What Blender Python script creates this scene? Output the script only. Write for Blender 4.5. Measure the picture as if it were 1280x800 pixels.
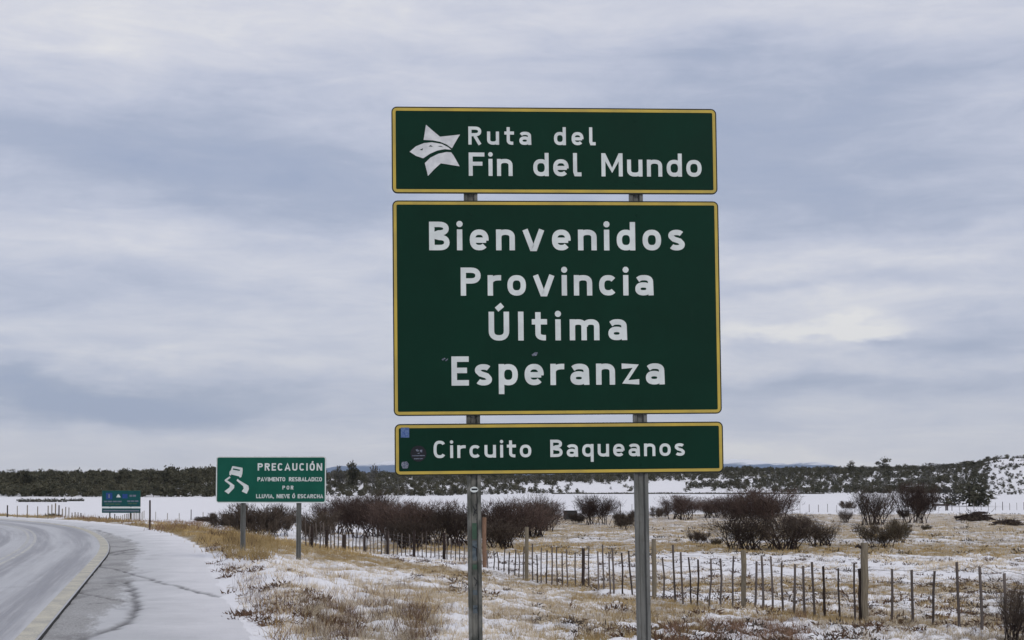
import bpy, math, random
import numpy as np
from mathutils import Vector, Matrix
R = math.radians
S = bpy.context.scene
C = S.collection
for o in list(bpy.data.objects): bpy.data.objects.remove(o)

# ------------------------------------------------------------------ camera
CAMZ = 2.5
PITCH = 2.7
F = 1778.0                      # focal length in photo pixels (1280 wide)
CY = 603 - F*math.tan(R(PITCH))
cam = bpy.data.cameras.new('camera'); cam_o = bpy.data.objects.new('camera', cam); C.objects.link(cam_o)
cam_o.location = (0, 0, CAMZ); cam_o.rotation_euler = (R(90+PITCH), 0, 0)
cam.sensor_width = 36; cam.lens = 36*F/1280
cam.shift_y = (CY-400)/1280
cam.clip_start = 0.1; cam.clip_end = 60000
S.camera = cam_o
S.render.resolution_x = 1024; S.render.resolution_y = 640
S.view_settings.view_transform = 'Standard'; S.view_settings.look = 'None'
S.view_settings.exposure = 0.05; S.view_settings.gamma = 1.0

# ------------------------------------------------------------------ node helper
class NT:
    def __init__(s, tree): s.t = tree; tree.nodes.clear()
    def n(s, typ, props=None, **ins):
        nd = s.t.nodes.new(typ)
        for k, v in (props or {}).items(): setattr(nd, k, v)
        for k, v in ins.items():
            key = int(k[1:]) if k[0] == 'i' and k[1:].isdigit() else k.replace('_', ' ')
            s.set(nd.inputs[key], v)
        return nd
    def set(s, sock, v):
        if isinstance(v, bpy.types.NodeSocket): s.t.links.new(v, sock)
        elif isinstance(v, bpy.types.Node): s.t.links.new(v.outputs[0], sock)
        else:
            if sock.type == 'RGBA' and len(v) == 3: v = (*v, 1)
            sock.default_value = v
    def m(s, op, a, b=0.0, c=None, clamp=False):
        nd = s.n('ShaderNodeMath', {'operation': op, 'use_clamp': clamp}, i0=a, i1=b)
        if c is not None: s.set(nd.inputs[2], c)
        return nd.outputs[0]
    def mix(s, f, a, b, blend='MIX'):
        nd = s.t.nodes.new('ShaderNodeMix'); nd.data_type = 'RGBA'; nd.blend_type = blend
        s.set(nd.inputs[0], f); s.set(nd.inputs[6], a); s.set(nd.inputs[7], b)
        return nd.outputs[2]
    def noise(s, vec, scale, detail=4, rough=0.55, out=0, dist=0.0):
        nd = s.n('ShaderNodeTexNoise', None, Vector=vec, Scale=scale, Detail=detail, Roughness=rough, Distortion=dist)
        return nd.outputs[out]
    def ramp(s, f, lo, hi, a=0.0, b=1.0):
        nd = s.n('ShaderNodeMapRange', {'interpolation_type': 'SMOOTHSTEP'}, i0=f, i1=lo, i2=hi, i3=a, i4=b)
        return nd.outputs[0]
    def scale(s, vec, sc):
        nd = s.n('ShaderNodeVectorMath', {'operation': 'MULTIPLY'}, i0=vec, i1=sc); return nd.outputs[0]

# ------------------------------------------------------------------ sky and sun (overcast afternoon)
SUN_EL, SUN_ROT = 34, 150      # degrees: high, behind the camera and to the right
W = bpy.data.worlds.new('World'); S.world = W; W.cycles.sampling_method = 'MANUAL'; W.cycles.sample_map_resolution = 256; W.use_nodes = True
t = NT(W.node_tree)
sky = t.n('ShaderNodeTexSky', {'sky_type': 'NISHITA', 'sun_disc': False,
          'sun_elevation': R(SUN_EL), 'sun_rotation': R(SUN_ROT)})
tc = t.n('ShaderNodeTexCoord').outputs['Generated']
sep = t.n('ShaderNodeSeparateXYZ', None, Vector=tc)
sx, sy, sz = sep.outputs
el = t.m('ARCSINE', sz)
az = t.m('ARCTAN2', sx, sy)
# layered stratocumulus: streaks stretched along the horizon, thickness measured in elevation
el2 = t.m('POWER', t.m('MAXIMUM', el, 0.0005), 0.8)
v1 = t.n('ShaderNodeCombineXYZ', None, X=t.m('MULTIPLY', az, 3.2), Y=t.m('MULTIPLY', el2, 22.0), Z=1.7).outputs[0]
n1 = t.noise(v1, 1.0, 8, 0.60, dist=0.5)
v2 = t.n('ShaderNodeCombineXYZ', None, X=t.m('MULTIPLY', az, 12.0), Y=t.m('MULTIPLY', el2, 44.0), Z=5.2).outputs[0]
n2 = t.noise(v2, 1.0, 9, 0.66, dist=0.45)
wob = t.m('MULTIPLY', t.m('SUBTRACT', t.noise(t.n('ShaderNodeCombineXYZ', None, X=t.m('MULTIPLY', az, 7), Y=t.m('MULTIPLY', el, 16), Z=0.3).outputs[0], 1.0, 5, 0.6), 0.5), 0.07)
elw = t.m('ADD', el, wob)
# broad masses: (azimuth, elevation, half width az, half width el, light + / dark -) in degrees
MASS = [(-14, 13.2, 9, 1.5, -.34), (-8, 11.6, 6, 1.0, -.24), (10, 13.5, 9, 3.0, -.30), (16, 11.5, 7, 1.2, -.10),
        (-15, 16.8, 8, 1.2, .20), (-4, 18.4, 10, 1.0, .16), (13, 18.0, 6, .9, .12), (7.5, 16.8, 2.6, .7, -.15), (16, 15.3, 4, .5, -.10),
        (-12, 9.0, 9, .8, .14), (-9, 6.2, 7, .8, .18), (-17, 7.6, 5, .5, -.12), (-15, 5.1, 3.5, .33, .25), (-10, 4.7, 5, .28, .15),
        (-17, 3.5, 4, .65, -.44), (-14, 3.1, 7, .6, -.34), (-8, 1.6, 14, .5, .14), (-6, 3.2, 2, .5, .05),
        (13, 8.8, 7, .45, .26), (15, 7.0, 7, .4, .16), (11, 7.7, 4, .3, -.12), (18, 9.7, 4, .3, .12),
        (10, 5.8, 3.6, .55, .46), (14.0, 6.1, 1.8, .45, .44), (13, 5.4, 3, .3, -.10), (12.0, 5.75, .5, .12, -.25), (14.4, 5.65, 1.2, .2, -.40), (9.8, 5.5, 1.3, .25, -.35), (18, 5.6, 2.2, .8, -.20),
        (12, 4.5, 8, .35, .16), (11, 3.6, 7, .4, -.22), (14, 2.4, 6, .35, .10), (10, 1.1, 6, .5, .34), (19, 1.7, 4, .5, .10), (0, 60, 60, 25, .25)]
acc = None
for a0, e0, wa, we, amp in MASS:
    da = t.m('DIVIDE', t.m('SUBTRACT', az, R(a0)), R(wa)); de = t.m('DIVIDE', t.m('SUBTRACT', elw, R(e0)), R(we))
    q = t.m('ADD', t.m('MULTIPLY', da, da), t.m('MULTIPLY', de, de))
    g = t.m('MULTIPLY', t.m('EXPONENT', t.m('MULTIPLY', q, -0.8)), amp)
    acc = g if acc is None else t.m('ADD', acc, g)
val = t.m('ADD', t.m('ADD', t.m('MULTIPLY', t.m('SUBTRACT', n1, 0.5), 0.58), t.m('MULTIPLY', t.m('SUBTRACT', n2, 0.5), 0.66)), t.m('ADD', acc, 0.53))
rp = t.t.nodes.new('ShaderNodeValToRGB'); t.set(rp.inputs[0], val)
cr = rp.color_ramp
cols = [(0.0, (.335, .395, .550)), (0.25, (.400, .450, .585)), (0.48, (.525, .560, .680)), (0.72, (.655, .670, .750)), (1.0, (.820, .810, .810))]
cr.elements[0].position = 0; cr.elements[0].color = (*cols[0][1], 1)
cr.elements[1].position = 1; cr.elements[1].color = (*cols[-1][1], 1)
for p, c in cols[1:-1]:
    e = cr.elements.new(p); e.color = (*c, 1)
warm = t.ramp(el, R(0.2), R(2.6), 1.0, 0.0)
cl = t.mix(t.m('MULTIPLY', warm, 0.45), rp.outputs[0], (.72, .705, .72))
cl10 = t.n('ShaderNodeVectorMath', {'operation': 'SCALE'}, i0=cl); cl10.inputs['Scale'].default_value = 10.0
colr = t.mix(0.95, sky.outputs[0], cl10.outputs[0])
bg = t.n('ShaderNodeBackground', None, Color=colr, Strength=0.10)
t.n('ShaderNodeOutputWorld', None, Surface=bg)
sl = bpy.data.lights.new('sun', 'SUN'); so = bpy.data.objects.new('sun', sl); C.objects.link(so)
sl.energy = 1.2; sl.angle = R(20); sl.color = (1, .96, .90)
so.rotation_euler = (R(90-SUN_EL), 0, R(-SUN_ROT)+math.pi)
# aim: sun direction must agree with the sky's
_a = R(SUN_ROT); _d = Vector((math.sin(_a)*math.cos(R(SUN_EL)), math.cos(_a)*math.cos(R(SUN_EL)), math.sin(R(SUN_EL))))
so.rotation_euler = _d.to_track_quat('Z', 'Y').to_euler(); so.location = _d*50

# ------------------------------------------------------------------ materials
MAT = {}
def mat(name, fn):
    m = bpy.data.materials.new(name); m.use_nodes = True; t = NT(m.node_tree)
    b = t.n('ShaderNodeBsdfPrincipled'); out = t.n('ShaderNodeOutputMaterial', None, Surface=b.outputs[0])
    fn(t, b); MAT[name] = m; return m
def simple(name, col, rough=0.7, var=0.15, scale=6.0, metal=0.0, col2=None, coord='Object', spec=0.3, bump=0.0):
    def f(t, b):
        v = t.n('ShaderNodeTexCoord').outputs[coord]
        n = t.noise(v, scale, 5, 0.6)
        c2 = col2 or tuple(max(0, x*(1-var*2)) for x in col)
        t.set(b.inputs['Base Color'], t.mix(t.ramp(n, .35, .65), c2, col))
        b.inputs['Roughness'].default_value = rough; b.inputs['Metallic'].default_value = metal
        b.inputs['Specular IOR Level'].default_value = spec
        if bump:
            bp = t.n('ShaderNodeBump', None, Height=n, Strength=bump, Distance=0.01); t.set(b.inputs['Normal'], bp.outputs[0])
    return mat(name, f)

def m_panel(name, base, base2):
    def f(t, b):
        v = t.n('ShaderNodeTexCoord').outputs['Object']
        n = t.noise(v, 1.1, 4, 0.6); n2 = t.noise(t.scale(v, (30, 30, 3)), 1.0, 4, 0.6)
        c = t.mix(t.ramp(n, .3, .7), base, base2)
        c = t.mix(t.m('MULTIPLY', t.ramp(n2, .58, .8), 0.02), c, (.12, .15, .13))
        t.set(b.inputs['Base Color'], c)
        t.set(b.inputs['Roughness'], t.ramp(n, .2, .8, .5, .65)); b.inputs['Specular IOR Level'].default_value = .10
    return mat(name, f)
m_panel('sign_green', (.0010, .0200, .0112), (.0020, .0255, .0145))
m_panel('sign_teal', (.006, .072, .050), (.009, .088, .060))
m_panel('far_sign_teal', (.008, .055, .060), (.010, .070, .070))
simple('sign_edge', (.010, .014, .010), .6)
simple('sign_yellow', (.47, .34, .055), .55, col2=(.37, .275, .06), scale=3)
simple('sign_white', (.60, .64, .62), .55, col2=(.50, .53, .52), scale=4)
simple('sign_logo', (.60, .61, .61), .55, col2=(.47, .48, .49), scale=9)
simple('sign_blue', (.012, .05, .20), .5)
simple('sticker_blue', (.03, .07, .22), .5, col2=(.10, .16, .28), scale=60)
simple('sticker_black', (.006, .007, .012), .5)
simple('sticker_grey', (.20, .22, .26), .5, col2=(.05, .06, .10), scale=120)
simple('sticker_green', (.045, .095, .060), .55, scale=20)
simple('sticker_slate', (.05, .07, .085), .55, col2=(.10, .12, .13), scale=25)
def f_galv(t, b):
    v = t.n('ShaderNodeTexCoord').outputs['Object']
    n = t.noise(t.scale(v, (14, 14, 1.6)), 1, 6, .65); n2 = t.noise(v, 22, 4, .6)
    c = t.mix(t.ramp(n, .32, .68), (.075, .078, .072), (.150, .150, .140))
    c = t.mix(t.ramp(n2, .50, .75, 0, .5), c, (.070, .062, .048))
    t.set(b.inputs['Base Color'], c); b.inputs['Roughness'].default_value = .62; b.inputs['Metallic'].default_value = .25
    bp = t.n('ShaderNodeBump', None, Height=n2, Strength=.25, Distance=.004); t.set(b.inputs['Normal'], bp.outputs[0])
mat('galvanised', f_galv)
def f_galv2(t, b):
    v = t.n('ShaderNodeTexCoord').outputs['Object']
    x = t.n('ShaderNodeSeparateXYZ', None, Vector=v)
    n = t.noise(t.scale(v, (20, 20, 3.5)), 1, 6, .7); n2 = t.noise(t.scale(v, (9, 9, 5)), 1, 5, .65)
    c = t.mix(t.ramp(n, .32, .68), (.085, .085, .075), (.175, .170, .150))
    c = t.mix(t.ramp(n2, .42, .60, 0, .8), c, (.030, .034, .028))
    c = t.mix(t.ramp(n, .62, .72, 0, .5), c, (.11, .075, .05))
    t.set(b.inputs['Base Color'], c); b.inputs['Roughness'].default_value = .7; b.inputs['Metallic'].default_value = .15
mat('galvanised_worn', f_galv2)
simple('dark_steel', (.035, .033, .032), .6, scale=12)
simple('steel', (.22, .22, .23), .45, metal=.7, scale=20)
def m_wood(name, a, c2, rmix=.75):
    def f(t, b):
        v = t.n('ShaderNodeTexCoord').outputs['Object']
        n = t.noise(t.scale(v, (60, 60, 5)), 1, 5, .6)
        rnd = t.n('ShaderNodeObjectInfo').outputs['Random']
        c = t.mix(t.ramp(n, .3, .7), a, c2)
        c = t.mix(t.m('MULTIPLY', rnd, rmix), c, (.20, .17, .155))
        t.set(b.inputs['Base Color'], c); b.inputs['Roughness'].default_value = .9; b.inputs['Specular IOR Level'].default_value = .1
        bp = t.n('ShaderNodeBump', None, Height=n, Strength=.5, Distance=.01); t.set(b.inputs['Normal'], bp.outputs[0])
    return mat(name, f)
m_wood('picket_wood', (.038, .031, .030), (.080, .066, .058))
m_wood('post_wood', (.14, .118, .082), (.26, .225, .165), .15)
m_wood('dark_wood', (.020, .014, .013), (.045, .032, .028), .12)
m_wood('brown_wood', (.15, .085, .05), (.25, .15, .10), .1)
simple('wire_metal', (.20, .19, .19), .6, metal=.5)
def m_leaf(name, a, c2, c3, sc=1.2):
    def f(t, b):
        g = t.n('ShaderNodeNewGeometry').outputs['Position']
        rnd = t.n('ShaderNodeObjectInfo').outputs['Random']
        n = t.noise(g, sc, 3, .6); n2 = t.noise(g, sc*7, 2, .5)
        c = t.mix(t.ramp(n, .35, .65), a, c2); c = t.mix(t.ramp(n2, .5, .8), c, c3)
        hsv = t.n('ShaderNodeHueSaturation', None, Color=c, Value=t.ramp(rnd, 0, 1, .7, 1.35), Saturation=1.0)
        t.set(b.inputs['Base Color'], hsv.outputs[0]); b.inputs['Roughness'].default_value = .9; b.inputs['Specular IOR Level'].default_value = .1
    return mat(name, f)
m_leaf('twig_brown', (.062, .041, .036), (.088, .062, .052), (.140, .108, .085))
m_leaf('twig_olive', (.090, .075, .048), (.070, .052, .040), (.140, .115, .075))
m_leaf('twig_dark', (.050, .038, .032), (.080, .062, .048), (.110, .092, .070))
m_leaf('bark_dark', (.026, .018, .018), (.045, .034, .032), (.070, .055, .048), 4)
m_leaf('leaf_dark', (.038, .040, .028), (.078, .074, .050), (.060, .048, .038), .35)
m_leaf('leaf_olive', (.070, .070, .046), (.120, .112, .075), (.085, .068, .052), .35)
m_leaf('leaf_grey', (.075, .074, .068), (.135, .130, .118), (.065, .058, .052), .35)

SNOW_A, SNOW_B = (.74, .725, .735), (.87, .86, .865)
def f_ground(t, b):
    g = t.n('ShaderNodeNewGeometry').outputs['Position']
    at = t.n('ShaderNodeVertexColor', {'layer_name': 'cover'})
    sp = t.n('ShaderNodeSeparateColor', None, Color=at.outputs[0]); c, tint, fine = sp.outputs[0], sp.outputs[1], sp.outputs[2]
    n = t.noise(g, .42, 6, .68); n2 = t.noise(g, 3.3, 7, .72); n3 = t.noise(g, 17, 5, .7); nb = t.noise(g, .11, 3, .6)
    a = t.m('ADD', c, t.m('MULTIPLY', t.m('SUBTRACT', n, .5), 1.1))
    a = t.m('ADD', a, t.m('MULTIPLY', t.m('SUBTRACT', n2, .5), 1.15))
    a = t.m('ADD', a, t.m('MULTIPLY', t.m('MULTIPLY', t.m('SUBTRACT', n3, .5), 1.0), fine))
    snow = t.ramp(a, .40, .60)
    sc = t.mix(n, SNOW_A, SNOW_B)
    tan = t.mix(t.ramp(n3, .3, .7), (.23, .165, .105), (.50, .415, .285))
    och = t.mix(t.ramp(n3, .3, .7), (.190, .130, .060), (.430, .330, .165))
    brn = t.mix(t.ramp(n2, .35, .65), (.060, .036, .024), (.190, .120, .075))
    gr = t.mix(t.ramp(t.m('ADD', tint, t.m('MULTIPLY', t.m('SUBTRACT', nb, .5), .8)), .30, .60), tan, och)
    gr = t.mix(t.ramp(n2, .56, .76, 0, .55), gr, brn)
    # thin crust of frost where the cover thins out
    gr = t.mix(t.ramp(a, .12, .45, 0, .45), gr, SNOW_A)
    t.set(b.inputs['Base Color'], t.mix(snow, gr, sc))
    b.inputs['Roughness'].default_value = .85; b.inputs['Specular IOR Level'].default_value = .15
    h = t.m('ADD', t.m('MULTIPLY', n2, .6), t.m('MULTIPLY', n3, .4))
    bp = t.n('ShaderNodeBump', None, Height=h, Strength=t.ramp(snow, 0, 1, 1.0, .35), Distance=.12); t.set(b.inputs['Normal'], bp.outputs[0])
mat('ground_snow_grass', f_ground)

def f_road(t, b):
    uv = t.n('ShaderNodeUVMap').outputs[0]     # u = metres across (0 at the edge), v = metres along
    g = t.n('ShaderNodeNewGeometry').outputs['Position']
    s = t.n('ShaderNodeSeparateXYZ', None, Vector=uv)
    long = t.noise(t.scale(uv, (1.6, .05, 1)), 1, 5, .6); lng2 = t.noise(t.scale(uv, (7, .12, 1)), 1, 5, .65)
    gr = t.noise(g, 45, 4, .7); mid = t.noise(g, .9, 5, .6)
    u_ = t.m('ADD', s.outputs[0], t.m('MULTIPLY', t.m('SUBTRACT', long, .5), .7))
    trk = t.m('SINE', t.m('MULTIPLY', t.m('ADD', u_, .55), 3.7))
    long = t.m('ADD', long, t.m('MULTIPLY', trk, .13))
    c = t.mix(t.ramp(long, .30, .70), (.255, .252, .265), (.47, .47, .475))
    c = t.mix(t.ramp(lng2, .42, .72, 0, .55), c, (.57, .57, .575))
    c = t.mix(t.ramp(mid, .52, .75, 0, .35), c, (.24, .235, .24))
    c = t.mix(t.ramp(gr, .5, .8, 0, .4), c, (.20, .20, .20))
    t.set(b.inputs['Base Color'], c); t.set(b.inputs['Roughness'], t.ramp(lng2, .3, .7, .40, .7)); b.inputs['Specular IOR Level'].default_value = .4
    bp = t.n('ShaderNodeBump', None, Height=gr, Strength=.3, Distance=.01); t.set(b.inputs['Normal'], bp.outputs[0])
mat('frosty_asphalt', f_road)
def f_shoulder(t, b):
    uv = t.n('ShaderNodeUVMap').outputs[0]
    g = t.n('ShaderNodeNewGeometry').outputs['Position']
    at = t.n('ShaderNodeVertexColor', {'layer_name': 'cover'})
    sp = t.n('ShaderNodeSeparateColor', None, Color=at.outputs[0]); tr, sn = sp.outputs[0], sp.outputs[1]
    gr = t.noise(g, 28, 6, .78); mid = t.noise(t.scale(uv, (3.4, .9, 1)), 1, 7, .72); big = t.noise(g, .7, 5, .65)
    a = t.m('ADD', sn, t.m('MULTIPLY', t.m('SUBTRACT', mid, .5), 1.5))
    a = t.m('ADD', a, t.m('MULTIPLY', t.m('SUBTRACT', gr, .5), .8))
    grav = t.mix(t.ramp(gr, .3, .7), (.20, .195, .19), (.60, .59, .575))
    grav = t.mix(t.ramp(big, .4, .7, 0, .4), grav, (.52, .52, .515))
    outer = t.ramp(t.m('ADD', t.n('ShaderNodeSeparateXYZ', None, Vector=uv).outputs[0], t.m('MULTIPLY', t.m('SUBTRACT', big, .5), 2.2)), 1.2, 3.2)
    snc = t.mix(outer, t.mix(big, (.57, .57, .575), (.72, .72, .725)), t.mix(big, SNOW_A, SNOW_B))
    c = t.mix(t.ramp(a, .22, .62), grav, snc)
    c = t.mix(t.m('MULTIPLY', tr, t.ramp(gr, .25, .6, .4, 1.0)), c, (.080, .076, .076))
    t.set(b.inputs['Base Color'], c); b.inputs['Roughness'].default_value = .8; b.inputs['Specular IOR Level'].default_value = .2
    bp = t.n('ShaderNodeBump', None, Height=t.m('ADD', gr, mid), Strength=.9, Distance=.04); t.set(b.inputs['Normal'], bp.outputs[0])
mat('gravel_snow', f_shoulder)
def m_paint(name, col, under, lo, hi):
    def f(t, b):
        g = t.n('ShaderNodeNewGeometry').outputs['Position']
        n = t.noise(g, 26, 6, .7); n2 = t.noise(g, 1.3, 4, .6)
        k = t.ramp(t.m('ADD', n, t.m('MULTIPLY', t.m('SUBTRACT', n2, .5), .7)), lo, hi)
        t.set(b.inputs['Base Color'], t.mix(k, under, col)); b.inputs['Roughness'].default_value = .7
    return mat(name, f)
m_paint('edge_line_paint', (.56, .52, .41), (.36, .345, .30), .36, .62)
m_paint('centre_line_paint', (.56, .545, .48), (.40, .40, .40), .38, .66)
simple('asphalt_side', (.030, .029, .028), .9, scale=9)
def f_mtn(t, b):
    g = t.n('ShaderNodeNewGeometry').outputs['Position']
    z = t.n('ShaderNodeSeparateXYZ', None, Vector=g).outputs[2]
    n = t.noise(g, .0035, 6, .65)
    k = t.ramp(t.m('ADD', z, t.m('MULTIPLY', t.m('SUBTRACT', n, .5), 110)), 140, 172)
    t.set(b.inputs['Base Color'], t.mix(k, (.08, .14, .26), (.84, .84, .86))); b.inputs['Roughness'].default_value = 1  # lower slopes: blue haze of distance painted into the base colour, snow above
mat('mountain_snow', f_mtn)

# ------------------------------------------------------------------ object helpers
def tag(o, label=None, cat=None, group=None, kind=None):
    if label: o['label'] = label
    if cat: o['category'] = cat
    if group: o['group'] = group
    if kind: o['kind'] = kind
    return o
def empty(name, loc=(0, 0, 0), rz=0.0):
    o = bpy.data.objects.new(name, None); C.objects.link(o); o.location = loc; o.rotation_euler.z = rz
    o.empty_display_size = .2; return o
def link(name, me, parent=None, m=None):
    o = bpy.data.objects.new(name, me); C.objects.link(o); o.parent = parent
    if m and not me.materials: me.materials.append(MAT[m])
    return o
class MB:
    def __init__(s): s.v = []; s.f = []
    def add(s, vs, fs):
        k = len(s.v); s.v += [tuple(v) for v in vs]; s.f += [tuple(i+k for i in f) for f in fs]; return s
    def box(s, x0, x1, y0, y1, z0, z1):
        return s.add([(x0,y0,z0),(x1,y0,z0),(x1,y1,z0),(x0,y1,z0),(x0,y0,z1),(x1,y0,z1),(x1,y1,z1),(x0,y1,z1)],
                     [(0,3,2,1),(4,5,6,7),(0,1,5,4),(1,2,6,5),(2,3,7,6),(3,0,4,7)])
    def prism(s, poly, y0, y1):          # polygon in x,z (counter-clockwise seen from -y), y0 is the front
        n = len(poly)
        vs = [(x, y0, z) for x, z in poly]+[(x, y1, z) for x, z in poly]
        fs = [tuple(range(n)), tuple(range(2*n-1, n-1, -1))]+[(i, i+n, (i+1) % n+n, (i+1) % n) for i in range(n)]
        return s.add(vs, fs)
    def tube(s, pts, radii, sides=6, cap=True):
        pts = [Vector(p) for p in pts]; n = len(pts); vs = []; fs = []
        for i, p in enumerate(pts):
            d = (pts[min(i+1, n-1)]-pts[max(i-1, 0)]).normalized()
            u = d.orthogonal().normalized() if abs(d.z) < .9 else Vector((1, 0, 0)).cross(d).normalized()
            w = d.cross(u)
            for k in range(sides):
                a = 2*math.pi*k/sides; vs.append(p+(u*math.cos(a)+w*math.sin(a))*radii[i])
        for i in range(n-1):
            for k in range(sides):
                a, b = i*sides+k, i*sides+(k+1) % sides; fs.append((a, b, b+sides, a+sides))
        if cap: fs += [tuple(range(sides-1, -1, -1)), tuple(range((n-1)*sides, n*sides))]
        return s.add(vs, fs)
    def mesh(s, name, m):
        me = bpy.data.meshes.new(name); me.from_pydata(s.v, [], s.f); me.materials.append(MAT[m]); me.update(); return me
    def build(s, name, m, parent=None): return link(name, s.mesh(name, m), parent)
def np_mesh(name, V, Fs, m, smooth=False):
    me = bpy.data.meshes.new(name); k = Fs.shape[1]
    me.vertices.add(len(V)); me.vertices.foreach_set('co', np.ascontiguousarray(V, dtype=np.float32).ravel())
    me.loops.add(Fs.size); me.loops.foreach_set('vertex_index', np.ascontiguousarray(Fs, dtype=np.int32).ravel())
    me.polygons.add(len(Fs)); me.polygons.foreach_set('loop_start', np.arange(0, Fs.size, k, dtype=np.int32))
    me.polygons.foreach_set('loop_total', np.full(len(Fs), k, dtype=np.int32))
    if smooth: me.polygons.foreach_set('use_smooth', np.ones(len(Fs), dtype=bool))
    me.materials.append(MAT[m]); me.update(calc_edges=True); return me
def copy_thing(src, loc, rz=0, sc=1.0):
    o = src.copy(); C.objects.link(o); o.location = loc; o.rotation_euler.z = rz
    o.scale = (sc, sc, sc) if not isinstance(sc, tuple) else sc
    for ch in src.children:
        c = ch.copy(); C.objects.link(c); c.parent = o
    return o

# ------------------------------------------------------------------ noise and terrain
def vnoise(x, y, seed=0):
    xi = np.floor(x).astype(np.int64); yi = np.floor(y).astype(np.int64); xf = x-xi; yf = y-yi
    def h(a, b):
        k = (a*374761393+b*668265263+seed*144665) & 0xffffffff
        k = ((k ^ (k >> 13))*1274126177) & 0xffffffff; k ^= k >> 16
        return (k & 0xffffff)/float(0xffffff)
    u = xf*xf*(3-2*xf); v = yf*yf*(3-2*yf)
    return (h(xi, yi)*(1-u)+h(xi+1, yi)*u)*(1-v)+(h(xi, yi+1)*(1-u)+h(xi+1, yi+1)*u)*v
def fbm(x, y, sc, oct=4, seed=0):
    s = 0; a = .5; n = 0
    for i in range(oct):
        s = s+a*vnoise(x*sc+17*i, y*sc-9*i, seed+i); n += a; a *= .5; sc = sc*2.03
    return s/n
def ss(a, b, x): t_ = np.clip((x-a)/(b-a), 0, 1); return t_*t_*(3-2*t_)
# outer asphalt edge: a straight, an easy curve, then a tighter one to the left
TH1, R1_, L1_, R2_ = .2378, 215.3, 28.34, 93.6
P1_ = np.array([-13.476, 47.235]); TH2 = TH1+L1_/R1_
nrm = lambda a: np.array([math.cos(a), math.sin(a)])
C1_ = P1_-nrm(TH1)*R1_; P2_ = C1_+nrm(TH2)*R1_; C2_ = P2_-nrm(TH2)*R2_
def dist_edge(x, y):
    d0 = (x-P1_[0])*math.cos(TH1)+(y-P1_[1])*math.sin(TH1)
    a0 = -(x-P1_[0])*math.sin(TH1)+(y-P1_[1])*math.cos(TH1); a2 = -(x-P2_[0])*math.sin(TH2)+(y-P2_[1])*math.cos(TH2)
    return np.where(a0 < 0, d0, np.where(a2 < 0, np.hypot(x-C1_[0], y-C1_[1])-R1_, np.hypot(x-C2_[0], y-C2_[1])-R2_))
def edge_pt(s, d):
    t1 = TH1+s/R1_; t2 = TH2+(s-L1_)/R2_
    xl = P1_[0]-math.sin(TH1)*s+math.cos(TH1)*d; yl = P1_[1]+math.cos(TH1)*s+math.sin(TH1)*d
    x1 = C1_[0]+(R1_+d)*np.cos(t1); y1 = C1_[1]+(R1_+d)*np.sin(t1); x2 = C2_[0]+(R2_+d)*np.cos(t2); y2 = C2_[1]+(R2_+d)*np.sin(t2)
    return np.where(s < 0, xl, np.where(s < L1_, x1, x2)), np.where(s < 0, yl, np.where(s < L1_, y1, y2))
PXT = np.array([-4000, -800, 0, 300, 440, 560, 700, 900, 1000, 1130, 1200, 1245, 1300, 2000, 6000.])
TOP = np.array([4, 4.5, 4.2, 4.2, 5.6, 5.0, 5.2, 7.6, 8.6, 8.6, 9.6, 13.5, 15., 15., 12.])
ST = np.array([400, 400, 395, 395, 410, 430, 540, 560, 520, 520, 510, 470, 460, 450, 450.])
EN = np.array([520, 520, 520, 540, 600, 680, 700, 760, 760, 760, 760, 740, 740, 740, 740.])
def field(x, y):
    z = -.50-.65*ss(28, 52, y)-.35*ss(52, 85, y)-.20*ss(90, 160, y)
    px = 640+F*x/np.maximum(y, 1.0)
    top = np.interp(px, PXT, TOP); st = np.interp(px, PXT, ST); en = np.interp(px, PXT, EN)
    hill = ss(0, 1, (y-st)/(en-st)); hz = (top+1.7)*hill+(fbm(x, y, .012, 3, 5)-.5)*4.0*hill+(fbm(x, y, .05, 3, 6)-.5)*1.2*hill
    hz = hz*(1-.6*ss(900, 2500, y))
    return z+np.where(y > 300, hz, 0)
def lumps(x, y):
    r = np.hypot(x, y); fade = 1-ss(120, 260, r)
    l = (fbm(x, y, .9, 3, 11)-.5)*.36+(np.abs(fbm(x, y, 2.2, 3, 12)-.5))*-.60+.08
    return l*fade
def ground(x, y, lump=True):
    x = np.asarray(x, float); y = np.asarray(y, float)
    d = dist_edge(x, y)
    f = field(x, y)
    base = -.05+(f+.05)*ss(4.0, 16, d)
    far = ss(95, 150, y)
    berm = .30*np.exp(-((d-4.9)/.9)**2)*ss(26, 34, y)*(1-ss(44, 52, y))
    berm = berm+.16*np.exp(-((d-4.2)/.6)**2)*(fbm(x, y, .35, 2, 3))
    z = base+berm
    if lump: z = z+lumps(x, y)*ss(3.4, 5.2, d)+(fbm(x, y, 1.7, 3, 31)-.5)*.10*ss(3.0, 3.6, d)*(1-ss(4, 7, d))
    inner = -.25+(-.4-f*0)*0
    under = 1-ss(2.2, 3.2, d+1.1*(fbm(x, y, .55, 4, 41)-.5))
    z = z*(1-under)+(-.30)*under
    z = np.where(d < -9.6, -.30+(-.10+.30+(fbm(x, y, .8, 3, 8)-.5)*.15)*ss(-9.7, -12, d), z)
    return z
def gz(x, y): return float(ground(np.array([x]), np.array([y]))[0])
def ray(px, py):
    cp, sp = math.cos(R(PITCH)), math.sin(R(PITCH)); a = (px-640)/F; b = (CY-py)/F
    return Vector((a, cp-b*sp, sp+b*cp))
YS = np.concatenate([np.arange(12, 40, .2), np.arange(40, 260, .5), np.arange(260, 800, 4.)])
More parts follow.
